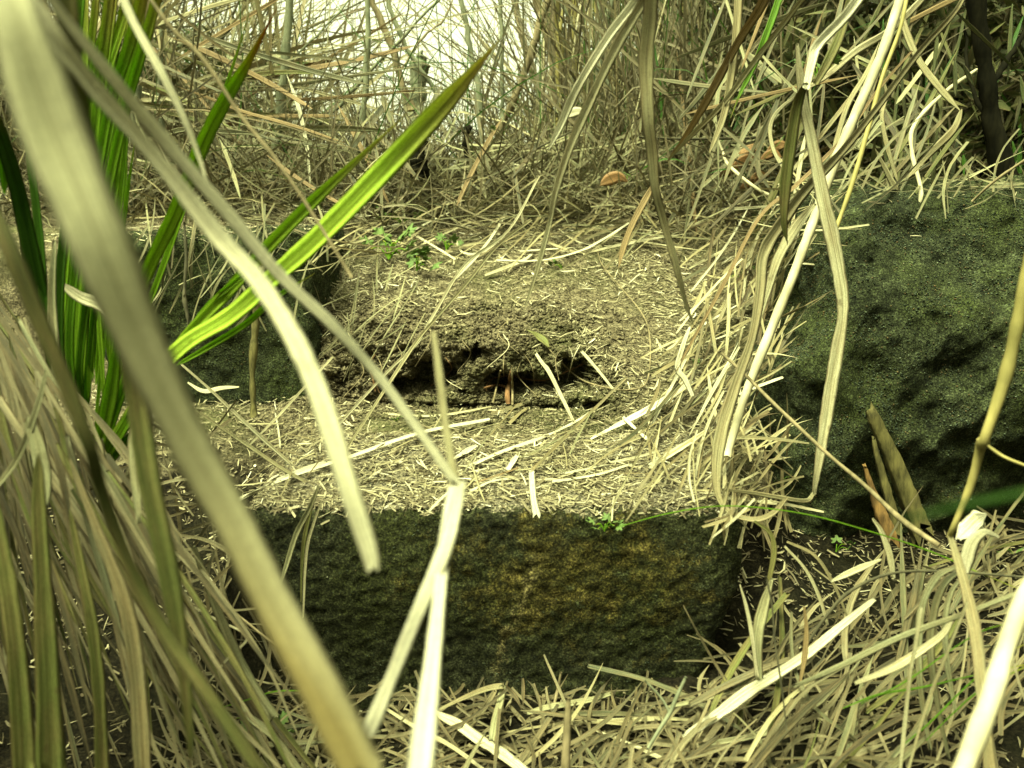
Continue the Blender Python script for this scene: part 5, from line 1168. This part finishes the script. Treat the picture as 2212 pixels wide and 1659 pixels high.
# loose dead blades crossing in front of the thicket, upper right and upper left
cp = Pile()
def crossing(n, box, ang, angs, Lr, wr, dr, mats, where, group, cut=2300):
    for k in range(n):
        x, y = box(); a = math.radians(random.gauss(ang, angs)); L = U(*Lr); c = random.gauss(0, .06) * L; w_ = U(*wr); d = U(*dr)
        dx, dy = math.cos(a), -math.sin(a); kink = U(-.5, .5) if random.random() < .12 else 0
        pts = []
        for s in (-.5, -.2, .1, .3, .5):
            bx = c * (s * s * 4 - 1) * .4 + (kink * L * max(0, s - .1))
            pts.append((x + dx * L * s - dy * bx, y + dy * L * s + dx * bx, d + s * .12, w_ * (1 if abs(s) < .4 else U(.3, .8))))
        mt = random.choice(mats)
        if w_ * L < cut:
            _cnt[0] += 1; P3, Wd = path_px(pts, 4); V, F, A, _t = sweep(P3, Wd, unit(CAM - P3), 'open', U(-.5, .5), U(0, 1), _cnt[0], .08, (.05, .25), .5); cp.add(V, F, A); continue
        blade(describe([(p[0], p[1], p[3]) for p in pts], mt, 'blade', where(x, y)), pts, mt, U(.2, 1), random.choice(('flat', 'leaf')), U(-.5, .5), (.05, .25), .6, group=group, per=4)
def wr_(x, y): return ('high' if y < 130 else 'midway' if y < 270 else 'low') + (' right of the hanging blades' if x < 1560 else ' in the upper right tangle' if x < 1760 else ' above the boulder' if x < 1980 else ' by the black trunk')
crossing(70, lambda: (U(1480, 2050), U(-20, 400)), 62, 26, (160, 460), (5, 12), (2.4, 3.2), ('straw', 'greystraw', 'greystraw', 'greystraw', 'olive', 'olive', 'brown', 'shadestraw'), wr_, 'dead blades crossing in the upper right')
crossing(24, lambda: (U(1480, 2050), U(0, 380)), 125, 20, (120, 300), (5, 12), (2.5, 3.2), ('straw', 'greystraw', 'olive', 'shadestraw'), wr_, 'dead blades crossing in the upper right')
def wl_(x, y): return ('high' if y < 110 else 'midway' if y < 230 else 'low') + (' behind the green leaves' if x < 420 else ' left of the sky gap' if x < 640 else ' below the sky gap')
crossing(44, lambda: (U(250, 760), U(20, 360)), 172, 16, (160, 460), (5, 13), (2.9, 3.4), ('straw', 'greystraw', 'brown', 'olive'), wl_, 'dead blades crossing in the upper left', 2000)
crossing(26, lambda: (U(380, 1150), U(230, 420)), 85, 30, (90, 260), (6, 13), (2.9, 3.3), ('straw', 'greystraw', 'pale', 'brown'), wl_, 'dead blades crossing in the upper left', 2000)
cp.build('crossing_straws', 'greystraw', 'smaller dead blades crossing in front of the thicket', 'dry straw')
